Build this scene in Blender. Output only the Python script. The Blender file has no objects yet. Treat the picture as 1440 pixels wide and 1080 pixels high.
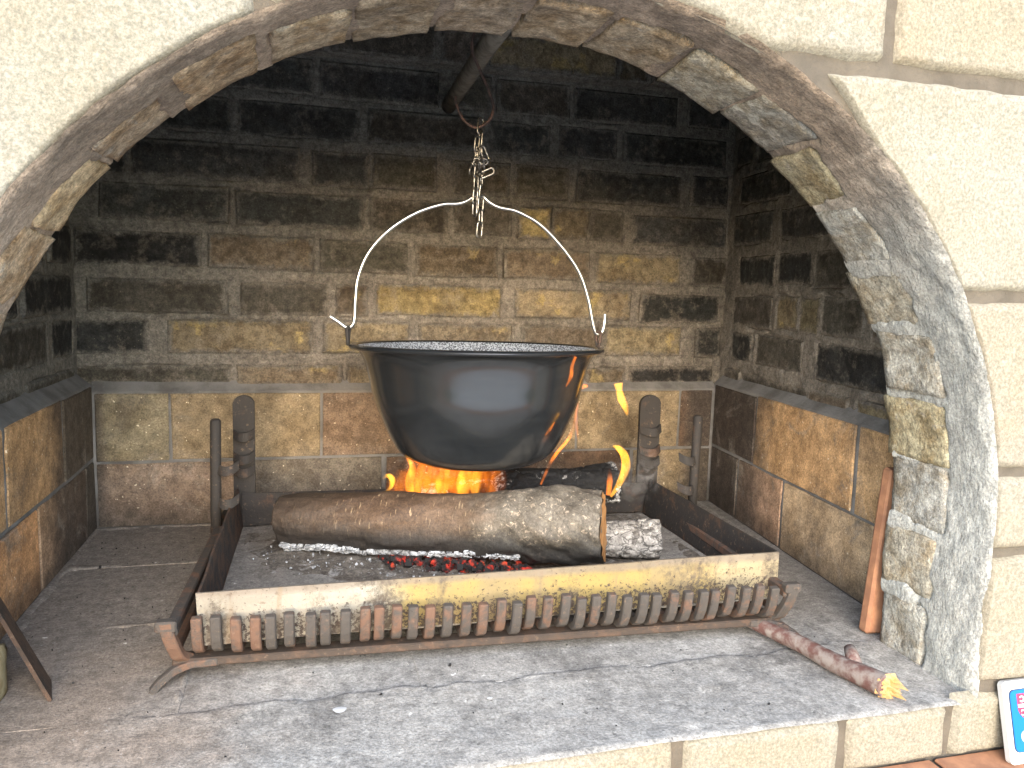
import bpy, bmesh, math, random
import numpy as np
from mathutils import Vector, Matrix, Euler
random.seed(7); rng = np.random.default_rng(7)
sc = bpy.context.scene
COL = sc.collection
# ------------------------------------------------------------------ camera
cam_d = bpy.data.cameras.new('camera'); cam = bpy.data.objects.new('camera', cam_d); COL.objects.link(cam)
yw, pt, rl = (math.radians(a) for a in (15.0, -7.0, 1.7))
fwd = Vector((math.sin(yw)*math.cos(pt), math.cos(yw)*math.cos(pt), math.sin(pt)))
rt = Vector((math.cos(yw), -math.sin(yw), 0)); up = rt.cross(fwd)
R_ = rt*math.cos(rl)+up*math.sin(rl); U_ = -rt*math.sin(rl)+up*math.cos(rl)
cam.matrix_world = Matrix(((R_.x, U_.x, -fwd.x, 0), (R_.y, U_.y, -fwd.y, 0), (R_.z, U_.z, -fwd.z, .47), (0, 0, 0, 1)))
cam_d.sensor_width = 36; cam_d.lens = 27.5; cam_d.clip_start = .02; cam_d.clip_end = 2000
sc.camera = cam
# ------------------------------------------------------------------ sky, sun, exposure
SUN_EL, SUN_AZ = math.radians(18), math.radians(12)      # sun stands behind the camera, to its left
w = bpy.data.worlds.new('World'); sc.world = w; w.use_nodes = True
nt = w.node_tree; bg = nt.nodes['Background']
sky = nt.nodes.new('ShaderNodeTexSky'); sky.sky_type = 'NISHITA'; sky.sun_disc = False
sky.sun_elevation = SUN_EL; sky.sun_rotation = math.pi+SUN_AZ; sky.air_density = 1.0; sky.dust_density = 1.0
nt.links.new(sky.outputs[0], bg.inputs[0]); bg.inputs[1].default_value = .15
sl = bpy.data.lights.new('sun', 'SUN'); sl.energy = 1.5; sl.angle = math.radians(80); sl.color = (1, .985, .965)
so = bpy.data.objects.new('sun', sl); COL.objects.link(so)
sd = Vector((math.sin(SUN_AZ)*math.cos(SUN_EL), math.cos(SUN_AZ)*math.cos(SUN_EL), -math.sin(SUN_EL)))
so.rotation_euler = sd.to_track_quat('-Z', 'Y').to_euler(); so.location = (-2, -4, 4)
sc.render.filter_size = 1.0
sc.view_settings.view_transform = 'Standard'; sc.view_settings.look = 'None'
sc.view_settings.exposure = 2.4; sc.view_settings.gamma = 1

# ------------------------------------------------------------------ numpy noise
def _h(i, j, k, s):
    n = (i*374761393 + j*668265263 + k*2147483647 + s*1274126177) & 0xffffffff
    n = ((n ^ (n >> 13))*1274126177) & 0xffffffff
    n = ((n ^ (n >> 16))*2246822519) & 0xffffffff
    return ((n ^ (n >> 15)) & 0xffffff)/float(0xffffff)
def vn(x, y, z=0, s=0):
    x, y, z = np.broadcast_arrays(np.asarray(x, float), np.asarray(y, float), np.asarray(z, float))
    i, j, k = (np.floor(a).astype(np.int64) for a in (x, y, z))
    f = [a-b for a, b in ((x, i), (y, j), (z, k))]; f = [t*t*(3-2*t) for t in f]
    r = 0
    for a in (0, 1):
        for b in (0, 1):
            for c in (0, 1):
                wt = (f[0] if a else 1-f[0])*(f[1] if b else 1-f[1])*(f[2] if c else 1-f[2])
                r = r + wt*_h(i+a, j+b, k+c, s)
    return r
def fbm(x, y, z=0, o=4, s=0):
    r, a, t = 0, 1., 0.
    for q in range(o):
        r = r + a*(vn(np.asarray(x)*2**q, np.asarray(y)*2**q, np.asarray(z)*2**q, s+q)-.5)*2; t += a; a *= .5
    return r/t
def worley(x, y, s=0):
    x = np.asarray(x, float); y = np.asarray(y, float)
    i = np.floor(x).astype(np.int64); j = np.floor(y).astype(np.int64)
    d1 = np.full(x.shape, 9.); d2 = np.full(x.shape, 9.)
    for a in (-1, 0, 1):
        for b in (-1, 0, 1):
            px = i+a+_h(i+a, j+b, 0, s); py = j+b+_h(i+a, j+b, 1, s)
            d = np.hypot(px-x, py-y); n1 = np.minimum(d1, d); d2 = np.minimum(d2, np.maximum(d1, d)); d1 = n1
    return d1, d2
def sst(a, b, x):
    t = np.clip((x-a)/(b-a), 0, 1); return t*t*(3-2*t)

# ------------------------------------------------------------------ materials
class Mt:
    def __init__(s, name, rough=.9, metal=0., spec=.3):
        s.m = bpy.data.materials.new(name); s.m.use_nodes = True; s.t = s.m.node_tree
        s.b = s.t.nodes['Principled BSDF']
        s.b.inputs['Roughness'].default_value = rough; s.b.inputs['Metallic'].default_value = metal
        s.b.inputs['Specular IOR Level'].default_value = spec
        s._p = None
    def n(s, ty, **k):
        q = s.t.nodes.new(ty)
        for a, b in k.items(): setattr(q, a, b)
        return q
    def L(s, a, b): s.t.links.new(a, b)
    def put(s, sock, v):
        if hasattr(v, 'is_output'): s.L(v, sock)
        elif isinstance(v, (tuple, list)) and len(v) == 3 and sock.type == 'RGBA': sock.default_value = (*v, 1)
        else: sock.default_value = v
    def pos(s):
        if s._p is None: s._p = s.n('ShaderNodeNewGeometry').outputs['Position']
        return s._p
    def obj(s): return s.n('ShaderNodeTexCoord').outputs['Object']
    def scl(s, v, sc_):
        q = s.n('ShaderNodeMapping'); s.L(v, q.inputs[0]); q.inputs['Scale'].default_value = sc_; return q.outputs[0]
    def noise(s, scale, det=4, rough=.6, vec=None, dist=0):
        q = s.n('ShaderNodeTexNoise'); s.L(vec or s.pos(), q.inputs['Vector'])
        q.inputs['Scale'].default_value = scale; q.inputs['Detail'].default_value = det; q.inputs['Roughness'].default_value = rough; q.inputs['Distortion'].default_value = dist
        return q.outputs['Fac']
    def vor(s, scale, vec=None, feat='F1', out='Distance', rand=1):
        q = s.n('ShaderNodeTexVoronoi', feature=feat); s.L(vec or s.pos(), q.inputs['Vector']); q.inputs['Scale'].default_value = scale
        q.inputs['Randomness'].default_value = rand
        return q.outputs[out]
    def mr(s, v, a, b, c=0., d=1.):
        q = s.n('ShaderNodeMapRange', interpolation_type='SMOOTHSTEP')
        s.put(q.inputs[0], v)
        for i, x in enumerate((a, b, c, d)): q.inputs[i+1].default_value = x
        return q.outputs[0]
    def ma(s, op, a, b=0., c=None):
        q = s.n('ShaderNodeMath', operation=op); s.put(q.inputs[0], a); s.put(q.inputs[1], b)
        if op in ('ADD', 'MULTIPLY', 'SUBTRACT'): q.use_clamp = False
        return q.outputs[0]
    def mix(s, f, a, b, blend='MIX'):
        q = s.n('ShaderNodeMix', data_type='RGBA', blend_type=blend)
        s.put(q.inputs[0], f); s.put(q.inputs[6], a); s.put(q.inputs[7], b); return q.outputs[2]
    def xyz(s, v=None):
        q = s.n('ShaderNodeSeparateXYZ'); s.L(v or s.pos(), q.inputs[0]); return q.outputs
    def col(s, v): s.put(s.b.inputs['Base Color'], v); return s
    def bump(s, h, st=.5, d=.01, prev=None):
        q = s.n('ShaderNodeBump'); q.inputs['Strength'].default_value = st; q.inputs['Distance'].default_value = d
        s.L(h, q.inputs['Height'])
        if prev: s.L(prev, q.inputs['Normal'])
        s.L(q.outputs[0], s.b.inputs['Normal']); return q.outputs[0]
    def mottle(s, c, sc_=75, lo=.5, hi=1.4, vec=None, g=(.62, 1.38)):
        v = s.mr(s.noise(sc_, 8, .74, vec=vec), .30, .70, lo, hi); k = s.n('ShaderNodeCombineColor')
        for i in range(3): s.L(v, k.inputs[i])
        c = s.mix(1., c, k.outputs[0], 'MULTIPLY')
        v2 = s.mr(s.noise(300, 5, .8, vec=vec), .30, .70, *g); k2 = s.n('ShaderNodeCombineColor')
        for i in range(3): s.L(v2, k2.inputs[i])
        return s.mix(1., c, k2.outputs[0], 'MULTIPLY')
    def smear(s, c):
        c = s.mix(s.mr(s.noise(6.5, 8, .7, dist=.9), .46, .66, 0, .42), c, (.088, .080, .068))
        return s.mix(s.mr(s.noise(13, 8, .74, dist=.7), .56, .70, 0, .38), c, (.20, .178, .15))
    def attr(s, nm): q = s.n('ShaderNodeAttribute'); q.attribute_name = nm; return q.outputs['Vector']
M = {}
def mortar_col(q):
    x, y, z = q.xyz()
    c = q.mix(q.mr(q.noise(9, 5, .6), .35, .68), (.205, .178, .150), (.135, .117, .098))
    c = q.mix(q.mr(q.noise(26, 6, .7, dist=.5), .50, .72, 0, .85), c, (.265, .235, .20))
    nz = q.ma('MULTIPLY', q.ma('SUBTRACT', q.noise(5, 6, .62), .5), .75)
    s1 = q.mr(q.ma('ADD', z, nz), .46, .78)
    s2 = q.mr(q.ma('ADD', x, nz), .05, -.36)
    deep = q.mr(q.ma('ADD', y, q.ma('MULTIPLY', nz, .3)), .95, 1.35)
    so_ = q.ma('MULTIPLY', q.ma('MAXIMUM', s1, q.ma('MULTIPLY', s2, .8)), q.mr(deep, 0, 1, .3, 1))
    c = q.mix(q.ma('MULTIPLY', so_, .84), c, (.15, .142, .126))
    return q.mottle(q.smear(c), 85, .6, 1.4)
def mat_brick():
    q = Mt('sooty_brick', .92); oi = q.n('ShaderNodeObjectInfo'); c = oi.outputs['Color']; al = oi.outputs['Alpha']
    c = q.mix(q.mr(q.noise(18, 5, .65), .35, .7), c, q.mix(1., c, (.55, .5, .45), 'MULTIPLY'))
    # spalled patches with fresh yellow clay, greyish mortar wash, soot film
    c = q.mix(q.ma('MULTIPLY', q.mr(q.noise(17, 5, .6, dist=.25), .58, .66), q.mr(al, .36, .15)), c, (.33, .25, .11))
    c = q.mix(q.ma('MULTIPLY', q.mr(q.noise(30, 6, .7), .52, .66), .55), c, (.15, .125, .10))
    c = q.mix(q.ma('MULTIPLY', q.mr(q.noise(11, 6, .65, dist=.4), .38, .6), al), c, q.mix(.45, (.014, .014, .014), c))
    c = q.mix(q.mr(q.noise(210, 2, .6), .69, .76, 0, .45), c, (.33, .29, .22))
    c = q.mix(q.mr(q.noise(160, 3, .6), .62, .72, 0, .6), c, (.03, .028, .026))
    c = q.mottle(q.mix(.75, c, q.smear(c)), 60, .55, 1.45)
    # mortar smeared over the arrises
    u, v, _ = q.xyz(q.attr('pu')); su, sv, _ = q.xyz(q.attr('ps'))
    ed = q.ma('MINIMUM', q.ma('MINIMUM', u, q.ma('SUBTRACT', su, u)), q.ma('MINIMUM', v, q.ma('SUBTRACT', sv, v)))
    ed = q.ma('ADD', ed, q.ma('MULTIPLY', q.ma('SUBTRACT', q.noise(38, 7, .72, dist=.4), .50), .040))
    mo = mortar_col(q); c = q.mix(q.mr(ed, .012, .0), c, mo)
    q.col(c)
    h = q.ma('ADD', q.noise(60, 6, .7), q.mr(ed, .011, .0, 0, .35))
    b1 = q.bump(h, .8, .006); q.bump(q.noise(420, 4, .7), .7, .002, b1)
    M['brick'] = q.m
def mat_tile():
    q = Mt('fire_clay_tile', .9); oi = q.n('ShaderNodeObjectInfo'); c = oi.outputs['Color']; al = oi.outputs['Alpha']
    c = q.mix(q.mr(q.noise(14, 4, .6), .35, .68, 0, .75), c, q.mix(1., c, (.62, .58, .52), 'MULTIPLY'))
    c = q.mix(q.mr(q.noise(330, 2, .5), .60, .70, 0, .5), c, (.10, .06, .035))
    c = q.mix(q.mr(q.noise(150, 2, .5), .71, .76, 0, .8), c, (.75, .66, .5))
    x, y, z = q.xyz()
    # soot and ash: bottom edge, inner corners, smoke licks
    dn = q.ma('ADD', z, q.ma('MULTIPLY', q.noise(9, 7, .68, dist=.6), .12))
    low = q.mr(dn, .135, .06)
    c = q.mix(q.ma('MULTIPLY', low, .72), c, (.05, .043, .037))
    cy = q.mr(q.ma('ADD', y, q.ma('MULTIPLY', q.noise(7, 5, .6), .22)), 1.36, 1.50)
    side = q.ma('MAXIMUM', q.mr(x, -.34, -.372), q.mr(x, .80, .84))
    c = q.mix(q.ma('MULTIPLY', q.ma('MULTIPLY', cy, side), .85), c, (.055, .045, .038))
    c = q.mix(q.ma('MULTIPLY', q.mr(q.noise(6, 6, .65, dist=.7), .45, .68), al), c, (.05, .035, .026))
    c = q.mix(q.mr(q.noise(11, 8, .75, dist=1.2), .52, .72, 0, .75), c, (.225, .20, .17))
    c = q.mix(q.mr(q.noise(5, 7, .7, dist=1.), .50, .68, 0, .45), c, (.105, .088, .073))
    c = q.mottle(c, 45, .62, 1.3)
    q.col(c)
    b1 = q.bump(q.noise(330, 4, .7), .5, .003); q.bump(q.noise(40, 4, .6), .3, .004, b1)
    M['tile'] = q.m
def mat_mortar():
    q = Mt('sooty_mortar', .95)
    c = mortar_col(q)
    c = q.mix(q.mr(q.noise(240, 2, .6), .68, .76, 0, .35), c, (.35, .31, .25))
    q.col(c)
    b1 = q.bump(q.noise(45, 6, .7), .9, .006); q.bump(q.noise(350, 3, .65), .6, .002, b1)
    M['mortar'] = q.m
def mat_grout():
    q = Mt('grey_grout', .95)
    c = q.mix(q.mr(q.noise(14, 5, .6), .35, .68), (.20, .192, .186), (.115, .108, .102))
    c = q.mix(q.mr(q.noise(200, 2, .6), .62, .74, 0, .4), c, (.26, .25, .235))
    x, y, z = q.xyz()
    c = q.mix(q.mr(q.ma('ADD', z, q.ma('MULTIPLY', q.noise(9, 5, .6), .16)), .17, .08, 0, .8), c, (.045, .04, .035))
    q.col(c); b1 = q.bump(q.noise(60, 5, .7), .8, .005); q.bump(q.noise(400, 3, .6), .5, .002, b1)
    M['grout'] = q.m
def mat_stone():
    q = Mt('cream_facing_stone', .9); oi = q.n('ShaderNodeObjectInfo')
    c = q.mix(1., oi.outputs['Color'], q.mix(q.mr(q.noise(7, 5, .6), .3, .7), (1, .99, .95), (.95, .90, .80)), 'MULTIPLY')
    c = q.mix(q.mr(q.noise(5, 5, .6, dist=.5), .56, .76, 0, .55), c, (.25, .19, .125))
    c = q.mottle(c, 150, .84, 1.12, None, (.72, 1.26))
    c = q.mix(q.mr(q.noise(180, 3, .6), .56, .70, 0, .38), c, (.18, .15, .105))
    c = q.mix(q.mr(q.noise(60, 2, .5), .70, .76, 0, .35), c, (.16, .115, .07))
    q.col(c)
    b1 = q.bump(q.noise(190, 6, .75), .4, .003); q.bump(q.noise(560, 4, .75), .5, .0015, b1)
    M['stone'] = q.m
def mat_joint():
    q = Mt('taupe_joint_mortar', .95)
    c = q.mix(q.mr(q.noise(30, 5, .6), .35, .68), (.115, .099, .08), (.085, .073, .059)); q.col(c)
    q.bump(q.noise(200, 5, .7), .7, .004); M['joint'] = q.m
def mat_soffit():
    q = Mt('arch_plaster', .93); x, y, z = q.xyz()
    nz = q.noise(7, 6, .65, dist=.4)
    brown = q.mix(q.mr(nz, .3, .7), (.46, .365, .285), (.33, .26, .20))
    grey = q.mix(q.mr(q.noise(10, 6, .65), .3, .72), (.43, .43, .405), (.34, .34, .32))
    c = q.mix(q.mr(q.ma('ADD', x, q.ma('MULTIPLY', q.ma('SUBTRACT', nz, .5), .28)), .50, .68), brown, grey)
    # smoke film where the smoke leaves the arch at its crown
    st = q.noise(5, 6, .68, vec=q.scl(q.pos(), (3.2, 1.2, 3.2)), dist=.5)
    top = q.ma('MULTIPLY', q.mr(z, .40, .66), q.mr(st, .36, .62))
    c = q.mix(q.ma('MULTIPLY', top, .6), c, (.11, .088, .07))
    c = q.mix(q.mr(q.noise(60, 5, .75, dist=.6), .60, .74, 0, .15), c, (.45, .42, .37))
    c = q.mix(q.mr(q.noise(170, 3, .6), .63, .73, 0, .45), c, (.09, .075, .06))
    c = q.mottle(c, 60, .78, 1.18)
    q.col(c)
    b1 = q.bump(q.noise(35, 6, .7, vec=q.scl(q.pos(), (1, 2, 1))), .8, .007); q.bump(q.noise(260, 4, .7), .6, .003, b1)
    M['soffit'] = q.m
def mat_archbrick():
    q = Mt('weathered_arch_brick', .92); oi = q.n('ShaderNodeObjectInfo'); c = oi.outputs['Color']
    c = q.mix(q.mr(q.noise(26, 5, .7, dist=.4), .36, .68), c, q.mix(1., c, (.6, .52, .42), 'MULTIPLY'))
    c = q.mix(q.mr(q.noise(40, 6, .72, dist=.5), .55, .70, 0, .75), c, (.38, .355, .31))
    x, y, z = q.xyz()
    st = q.noise(9, 6, .66, dist=.6)
    c = q.mix(q.ma('MULTIPLY', q.ma('MULTIPLY', q.mr(z, .52, .70), q.mr(st, .42, .62)), .55), c, (.11, .085, .065))
    c = q.mix(q.mr(q.noise(190, 3, .6), .62, .72, 0, .5), c, (.10, .075, .05))
    c = q.mottle(c, 70, .55, 1.4)
    q.col(c); b1 = q.bump(q.noise(50, 6, .72), 1., .009); q.bump(q.noise(300, 4, .7), .6, .003, b1)
    M['archbrick'] = q.m
def mat_hearth():
    q = Mt('ashy_hearth_concrete', .9); x, y, z = q.xyz()
    c = q.mix(q.mr(q.noise(6, 6, .62), .32, .68), (.37, .352, .326), (.27, .256, .238))
    c = q.mix(q.mr(q.noise(16, 6, .7, dist=.6), .50, .70, 0, .8), c, (.19, .18, .167))
    n2 = q.ma('MULTIPLY', q.ma('SUBTRACT', q.noise(4.5, 6, .62, dist=.5), .5), .5)
    # rusty brown ash dust on the left part, soot further in
    c = q.mix(q.ma('MULTIPLY', q.mr(q.noise(5.5, 7, .7, dist=.8), .50, .66), q.mr(y, .72, .86, .35, .8)), c, (.12, .112, .104))
    lf = q.ma('MULTIPLY', q.mr(q.ma('ADD', x, n2), .02, -.20), q.mr(y, .70, .80, .5, 1))
    c = q.mix(q.ma('MULTIPLY', lf, .75), c, (.25, .19, .145))
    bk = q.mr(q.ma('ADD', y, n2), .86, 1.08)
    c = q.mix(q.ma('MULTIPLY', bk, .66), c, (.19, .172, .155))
    c = q.mix(q.mr(q.noise(9, 7, .75, dist=1.), .58, .74, 0, .45), c, (.30, .27, .235))
    c = q.mix(q.mr(q.noise(230, 2, .6), .64, .72, 0, .6), c, (.40, .385, .36))
    c = q.mix(q.mr(q.noise(130, 3, .6), .62, .72, 0, .7), c, (.09, .083, .078))
    c = q.mix(q.mr(q.noise(60, 2, .5), .745, .765, 0, .8), c, (.62, .6, .56))
    c = q.mottle(c, 60, .68, 1.25)
    q.col(c); b1 = q.bump(q.noise(70, 6, .7), .4, .004); q.bump(q.noise(420, 4, .7), .5, .002, b1)
    M['hearth'] = q.m
def mat_rust(nm, a, b, lo, hi, rough=.8, metal=.35):
    q = Mt(nm, rough, metal); oi = q.n('ShaderNodeObjectInfo')
    n_ = q.ma('ADD', q.noise(38, 6, .7, dist=.4), q.ma('MULTIPLY', q.ma('SUBTRACT', oi.outputs['Random'], .5), .22))
    c = q.mix(q.mr(n_, lo, hi), a, b)
    c = q.mix(q.mr(q.noise(120, 4, .7), .58, .70, 0, .6), c, (.19, .13, .095))
    c = q.mix(q.mr(q.noise(70, 5, .7), .60, .70, 0, .7), c, (.03, .026, .024))
    q.col(c); b1 = q.bump(q.noise(180, 5, .7), .6, .002); q.bump(q.noise(700, 2, .7), .4, .0008, b1)
    M[nm] = q.m
def mat_pan():
    q = Mt('heat_tinted_sheet', .5, .25, .4); x, y, z = q.xyz()
    n1 = q.noise(10, 6, .65, dist=.3)
    xx = q.ma('ADD', x, q.ma('MULTIPLY', q.ma('SUBTRACT', n1, .5), .18))
    pale = (.30, .285, .24); yel = (.30, .225, .085); pink = (.165, .135, .11)
    c = q.mix(q.mr(xx, .06, .14), pale, yel)
    c = q.mix(q.mr(q.noise(7, 5, .6, vec=q.scl(q.pos(), (1.6, 1, .5))), .42, .62), c, q.mix(.5, c, pink))
    c = q.mix(q.mr(xx, .50, .60), c, (.31, .26, .165))
    ztop = q.mr(q.ma('ADD', z, q.ma('MULTIPLY', n1, .02)), .108, .117)
    c = q.mix(q.ma('MULTIPLY', ztop, .8), c, (.175, .145, .12))
    sp = q.noise(190, 6, .75, dist=.4)
    lo = q.mr(z, .10, .055, 0, .14)
    c = q.mix(q.mr(q.ma('ADD', sp, lo), .60, .66), c, (.055, .04, .035))
    c = q.mix(q.mr(q.noise(80, 7, .78, dist=.5), .58, .64, 0, .7), c, (.13, .095, .075))
    c = q.mix(q.ma('MULTIPLY', q.mr(q.noise(9, 7, .72, vec=q.scl(q.pos(), (1, 1, .5)), dist=.6), .46, .62), q.mr(q.noise(120, 6, .8), .40, .56)), c, (.085, .068, .055))
    drip = q.noise(46, 4, .6, vec=q.scl(q.pos(), (1, 1, .12)))
    c = q.mix(q.mr(drip, .56, .70, 0, .55), c, (.19, .14, .095))
    q.col(c); q.bump(sp, .35, .002); M['pan'] = q.m
def simple(nm, c, rough=.5, metal=0., spec=.5, nz=None):
    q = Mt(nm, rough, metal, spec)
    if nz:
        f = q.noise(nz[0], 4, .6); q.col(q.mix(q.mr(f, .35, .65), c, nz[1])); q.bump(f, .3, .001)
    else: q.col(c)
    M[nm] = q.m; return q
def mat_log():
    q = Mt('cherry_bark', .62, 0, .35); o = q.obj(); x, y, z = q.xyz(o)
    nz = q.noise(16, 6, .65, vec=o)
    c = q.mix(q.mr(nz, .3, .7), (.105, .066, .041), (.055, .034, .022))
    # lenticels: short pale dashes running round the trunk
    cyl = q.n('ShaderNodeVectorMath', operation='MULTIPLY'); q.L(o, cyl.inputs[0]); cyl.inputs[1].default_value = (330, 46, 46)
    l1 = q.noise(1., 2, .5, vec=cyl.outputs[0])
    c = q.mix(q.mr(l1, .64, .69, 0, .8), c, (.27, .195, .12))
    # grey lichen-bark and burl towards the butt
    bu = q.mr(q.ma('ADD', x, q.ma('MULTIPLY', q.ma('SUBTRACT', nz, .5), .16)), .30, .37)
    grey = q.mix(q.mr(q.noise(40, 6, .7, vec=o), .35, .66), (.135, .12, .099), (.055, .047, .038))
    fl = q.vor(85, vec=o)
    grey = q.mix(q.ma('MULTIPLY', q.mr(q.noise(150, 4, .6, vec=o, dist=.6), .57, .61), q.mr(q.noise(30, 4, .6, vec=o), .46, .54)), grey, (.36, .29, .225))
    grey = q.mix(q.mr(q.vor(60, vec=o, feat='DISTANCE_TO_EDGE'), .06, 0, 0, .6), grey, (.035, .03, .025))
    c = q.mix(bu, c, grey)
    c = q.mix(q.mr(x, .23, .36, 0, .35), c, (.11, .09, .068))
    # scorched underside
    ch = q.mr(q.ma('ADD', z, q.ma('MULTIPLY', q.ma('SUBTRACT', nz, .5), .06)), .018, -.014)
    c = q.mix(q.ma('MULTIPLY', ch, .88), c, (.017, .016, .015))
    c = q.mix(q.mr(q.ma('ADD', x, q.ma('MULTIPLY', q.ma('SUBTRACT', nz, .5), .2)), .20, -.02, 0, .8), c, (.03, .024, .02))
    c = q.mottle(c, 110, .8, 1.2, o)
    q.col(c); b1 = q.bump(q.noise(60, 6, .7, vec=o), .6, .004); q.bump(l1, .25, .002, b1); M['log'] = q.m
def mat_char(nm, base, ash, thr):
    q = Mt(nm, .85); o = q.obj()
    wp = q.n('ShaderNodeVectorMath', operation='ADD'); q.L(o, wp.inputs[0]); wn = q.n('ShaderNodeTexNoise'); q.L(o, wn.inputs['Vector']); wn.inputs['Scale'].default_value = 60
    ws = q.n('ShaderNodeVectorMath', operation='SCALE'); q.L(wn.outputs['Color'], ws.inputs[0]); ws.inputs['Scale'].default_value = .012; q.L(ws.outputs[0], wp.inputs[1])
    cr = q.vor(75, vec=q.scl(wp.outputs[0], (.6, 1, 1)), feat='DISTANCE_TO_EDGE')
    c = q.mix(q.mr(q.noise(24, 6, .7, vec=o, dist=.4), thr, thr+.07), base, ash)
    c = q.mix(q.mr(cr, .06, .0, 0, .75), q.mottle(c, 90, .6, 1.35, o), (.012, .011, .010))
    q.col(c); b1 = q.bump(cr, .8, .006); q.bump(q.noise(120, 5, .7, vec=o), .7, .003, b1); M[nm] = q.m
def mat_ember():
    q = Mt('glowing_embers', .9)
    n_ = q.mr(q.noise(70, 3, .6), .50, .70)
    q.col(q.mix(n_, (.02, .018, .017), (.25, .03, .015)))
    q.put(q.b.inputs['Emission Color'], q.mix(q.mr(q.noise(45, 2, .5), .5, .7), (.9, .025, .02), (1, .16, .05)))
    q.put(q.b.inputs['Emission Strength'], q.ma('MULTIPLY', n_, .10)); M['ember'] = q.m
def mat_flame(nm, col, st, nsc=60):
    m = bpy.data.materials.new(nm); m.use_nodes = True; t = m.node_tree; t.nodes.clear()
    out = t.nodes.new('ShaderNodeOutputMaterial'); e = t.nodes.new('ShaderNodeEmission')
    e.inputs[0].default_value = (*col, 1)
    g = t.nodes.new('ShaderNodeNewGeometry'); mp = t.nodes.new('ShaderNodeMapping'); mp.inputs['Scale'].default_value = (1, 1, .3)
    nz = t.nodes.new('ShaderNodeTexNoise'); nz.inputs['Scale'].default_value = nsc; nz.inputs['Detail'].default_value = 2
    r = t.nodes.new('ShaderNodeMapRange'); r.inputs[1].default_value = .32; r.inputs[2].default_value = .68; r.inputs[3].default_value = st*.08; r.inputs[4].default_value = st*1.8
    t.links.new(g.outputs['Position'], mp.inputs[0]); t.links.new(mp.outputs[0], nz.inputs['Vector']); t.links.new(nz.outputs['Fac'], r.inputs[0])
    t.links.new(r.outputs[0], e.inputs[1]); t.links.new(e.outputs[0], out.inputs['Volume']); M[nm] = m
def mat_enamel():
    q = Mt('black_enamel', .2, 0, .7); o = q.obj()
    n_ = q.noise(3, 4, .6, vec=q.scl(o, (6, 6, 60)))
    c = q.mix(q.mr(n_, .4, .7), (.011, .0125, .0145), (.015, .017, .019)); q.col(c)
    q.put(q.b.inputs['Roughness'], q.mr(q.noise(12, 5, .6, vec=o), .3, .7, .14, .24))
    q.b.inputs['Coat Weight'].default_value = .5; q.b.inputs['Coat Roughness'].default_value = .13
    q.bump(q.noise(2, 3, .6, vec=q.scl(o, (3, 3, 30))), .015, .002); M['enamel'] = q.m
    q = Mt('speckled_enamel', .3, 0, .5); o = q.obj()
    q.col(q.mix(q.mr(q.noise(380, 2, .6, vec=o), .44, .56), (.04, .045, .055), (.36, .385, .43))); M['speckle'] = q.m
def mat_dust():
    q = Mt('ash_dust', .97); c = q.mix(q.mr(q.noise(9, 6, .65, dist=.5), .36, .64), (.20, .175, .15), (.105, .088, .073))
    c = q.mix(q.mr(q.noise(40, 7, .75, dist=.6), .54, .66, 0, .8), c, (.36, .345, .33))
    c = q.mix(q.mr(q.noise(60, 5, .7), .60, .70, 0, .85), c, (.03, .027, .025))
    q.col(q.mottle(c, 90, .55, 1.4)); b1 = q.bump(q.noise(80, 6, .75), .9, .006); q.bump(q.noise(350, 3, .7), .6, .002, b1); M['ash_dust'] = q.m
mat_dust()
for f in (mat_brick, mat_tile, mat_mortar, mat_grout, mat_stone, mat_joint, mat_soffit, mat_archbrick, mat_hearth, mat_pan, mat_log, mat_ember, mat_enamel): f()
mat_rust('rusty_bar', (.075, .066, .06), (.145, .085, .06), .46, .64)
mat_rust('dark_iron', (.042, .038, .036), (.10, .062, .045), .50, .70, .75)
mat_rust('rust_brown', (.06, .046, .038), (.10, .064, .046), .42, .60)
mat_char('charred_wood', (.012, .012, .013), (.34, .33, .32), .555)
mat_char('ash_white_wood', (.12, .108, .096), (.30, .28, .255), .44)
mat_char('white_ash', (.30, .30, .30), (.46, .465, .47), .46)
mat_flame('flame_orange', (1, .25, .018), 7, 110); mat_flame('flame_yellow', (1, .42, .03), 60); mat_flame('flame_thin', (1, .22, .015), 75)
mat_flame('flame_core', (1, .40, .03), 15, 100)
mat_flame('flame_halo', (1, .2, .015), 1.4)
simple('bright_steel', (.62, .60, .57), .28, 1.)
simple('chain_steel', (.42, .40, .37), .32, 1., nz=(200, (.16, .15, .14)))
simple('rusty_wire', (.17, .10, .08), .75, .3, nz=(160, (.08, .055, .048)))
simple('sooty_pipe', (.20, .18, .15), .9, 0, .2, nz=(60, (.12, .108, .09)))
simple('soot', (.03, .029, .028), .95, 0, .1, nz=(20, (.045, .042, .038)))
simple('terracotta', (.38, .185, .10), .85, 0, .3, nz=(45, (.27, .13, .075)))
simple('wood_cut', (.36, .19, .075), .75, 0, .3, nz=(60, (.26, .12, .04)))
simple('pale_wood', (.45, .31, .15), .8, 0, .3, nz=(90, (.45, .22, .07)))
simple('branch_bark', (.105, .05, .042), .7, 0, .3, nz=(70, (.22, .185, .165)))
simple('plaque_white', (.5, .5, .5), .35); simple('plaque_blue', (.0, .12, .42), .3); simple('plaque_red', (.50, .03, .08), .35)
simple('plaque_edge', (.02, .03, .06), .4)
simple('reflector_paving', (.70, .685, .66), .9, 0, .2, nz=(3, (.62, .61, .59)))
simple('lump_stone', (.34, .28, .17), .9, 0, .2, nz=(80, (.25, .19, .1)))

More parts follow.
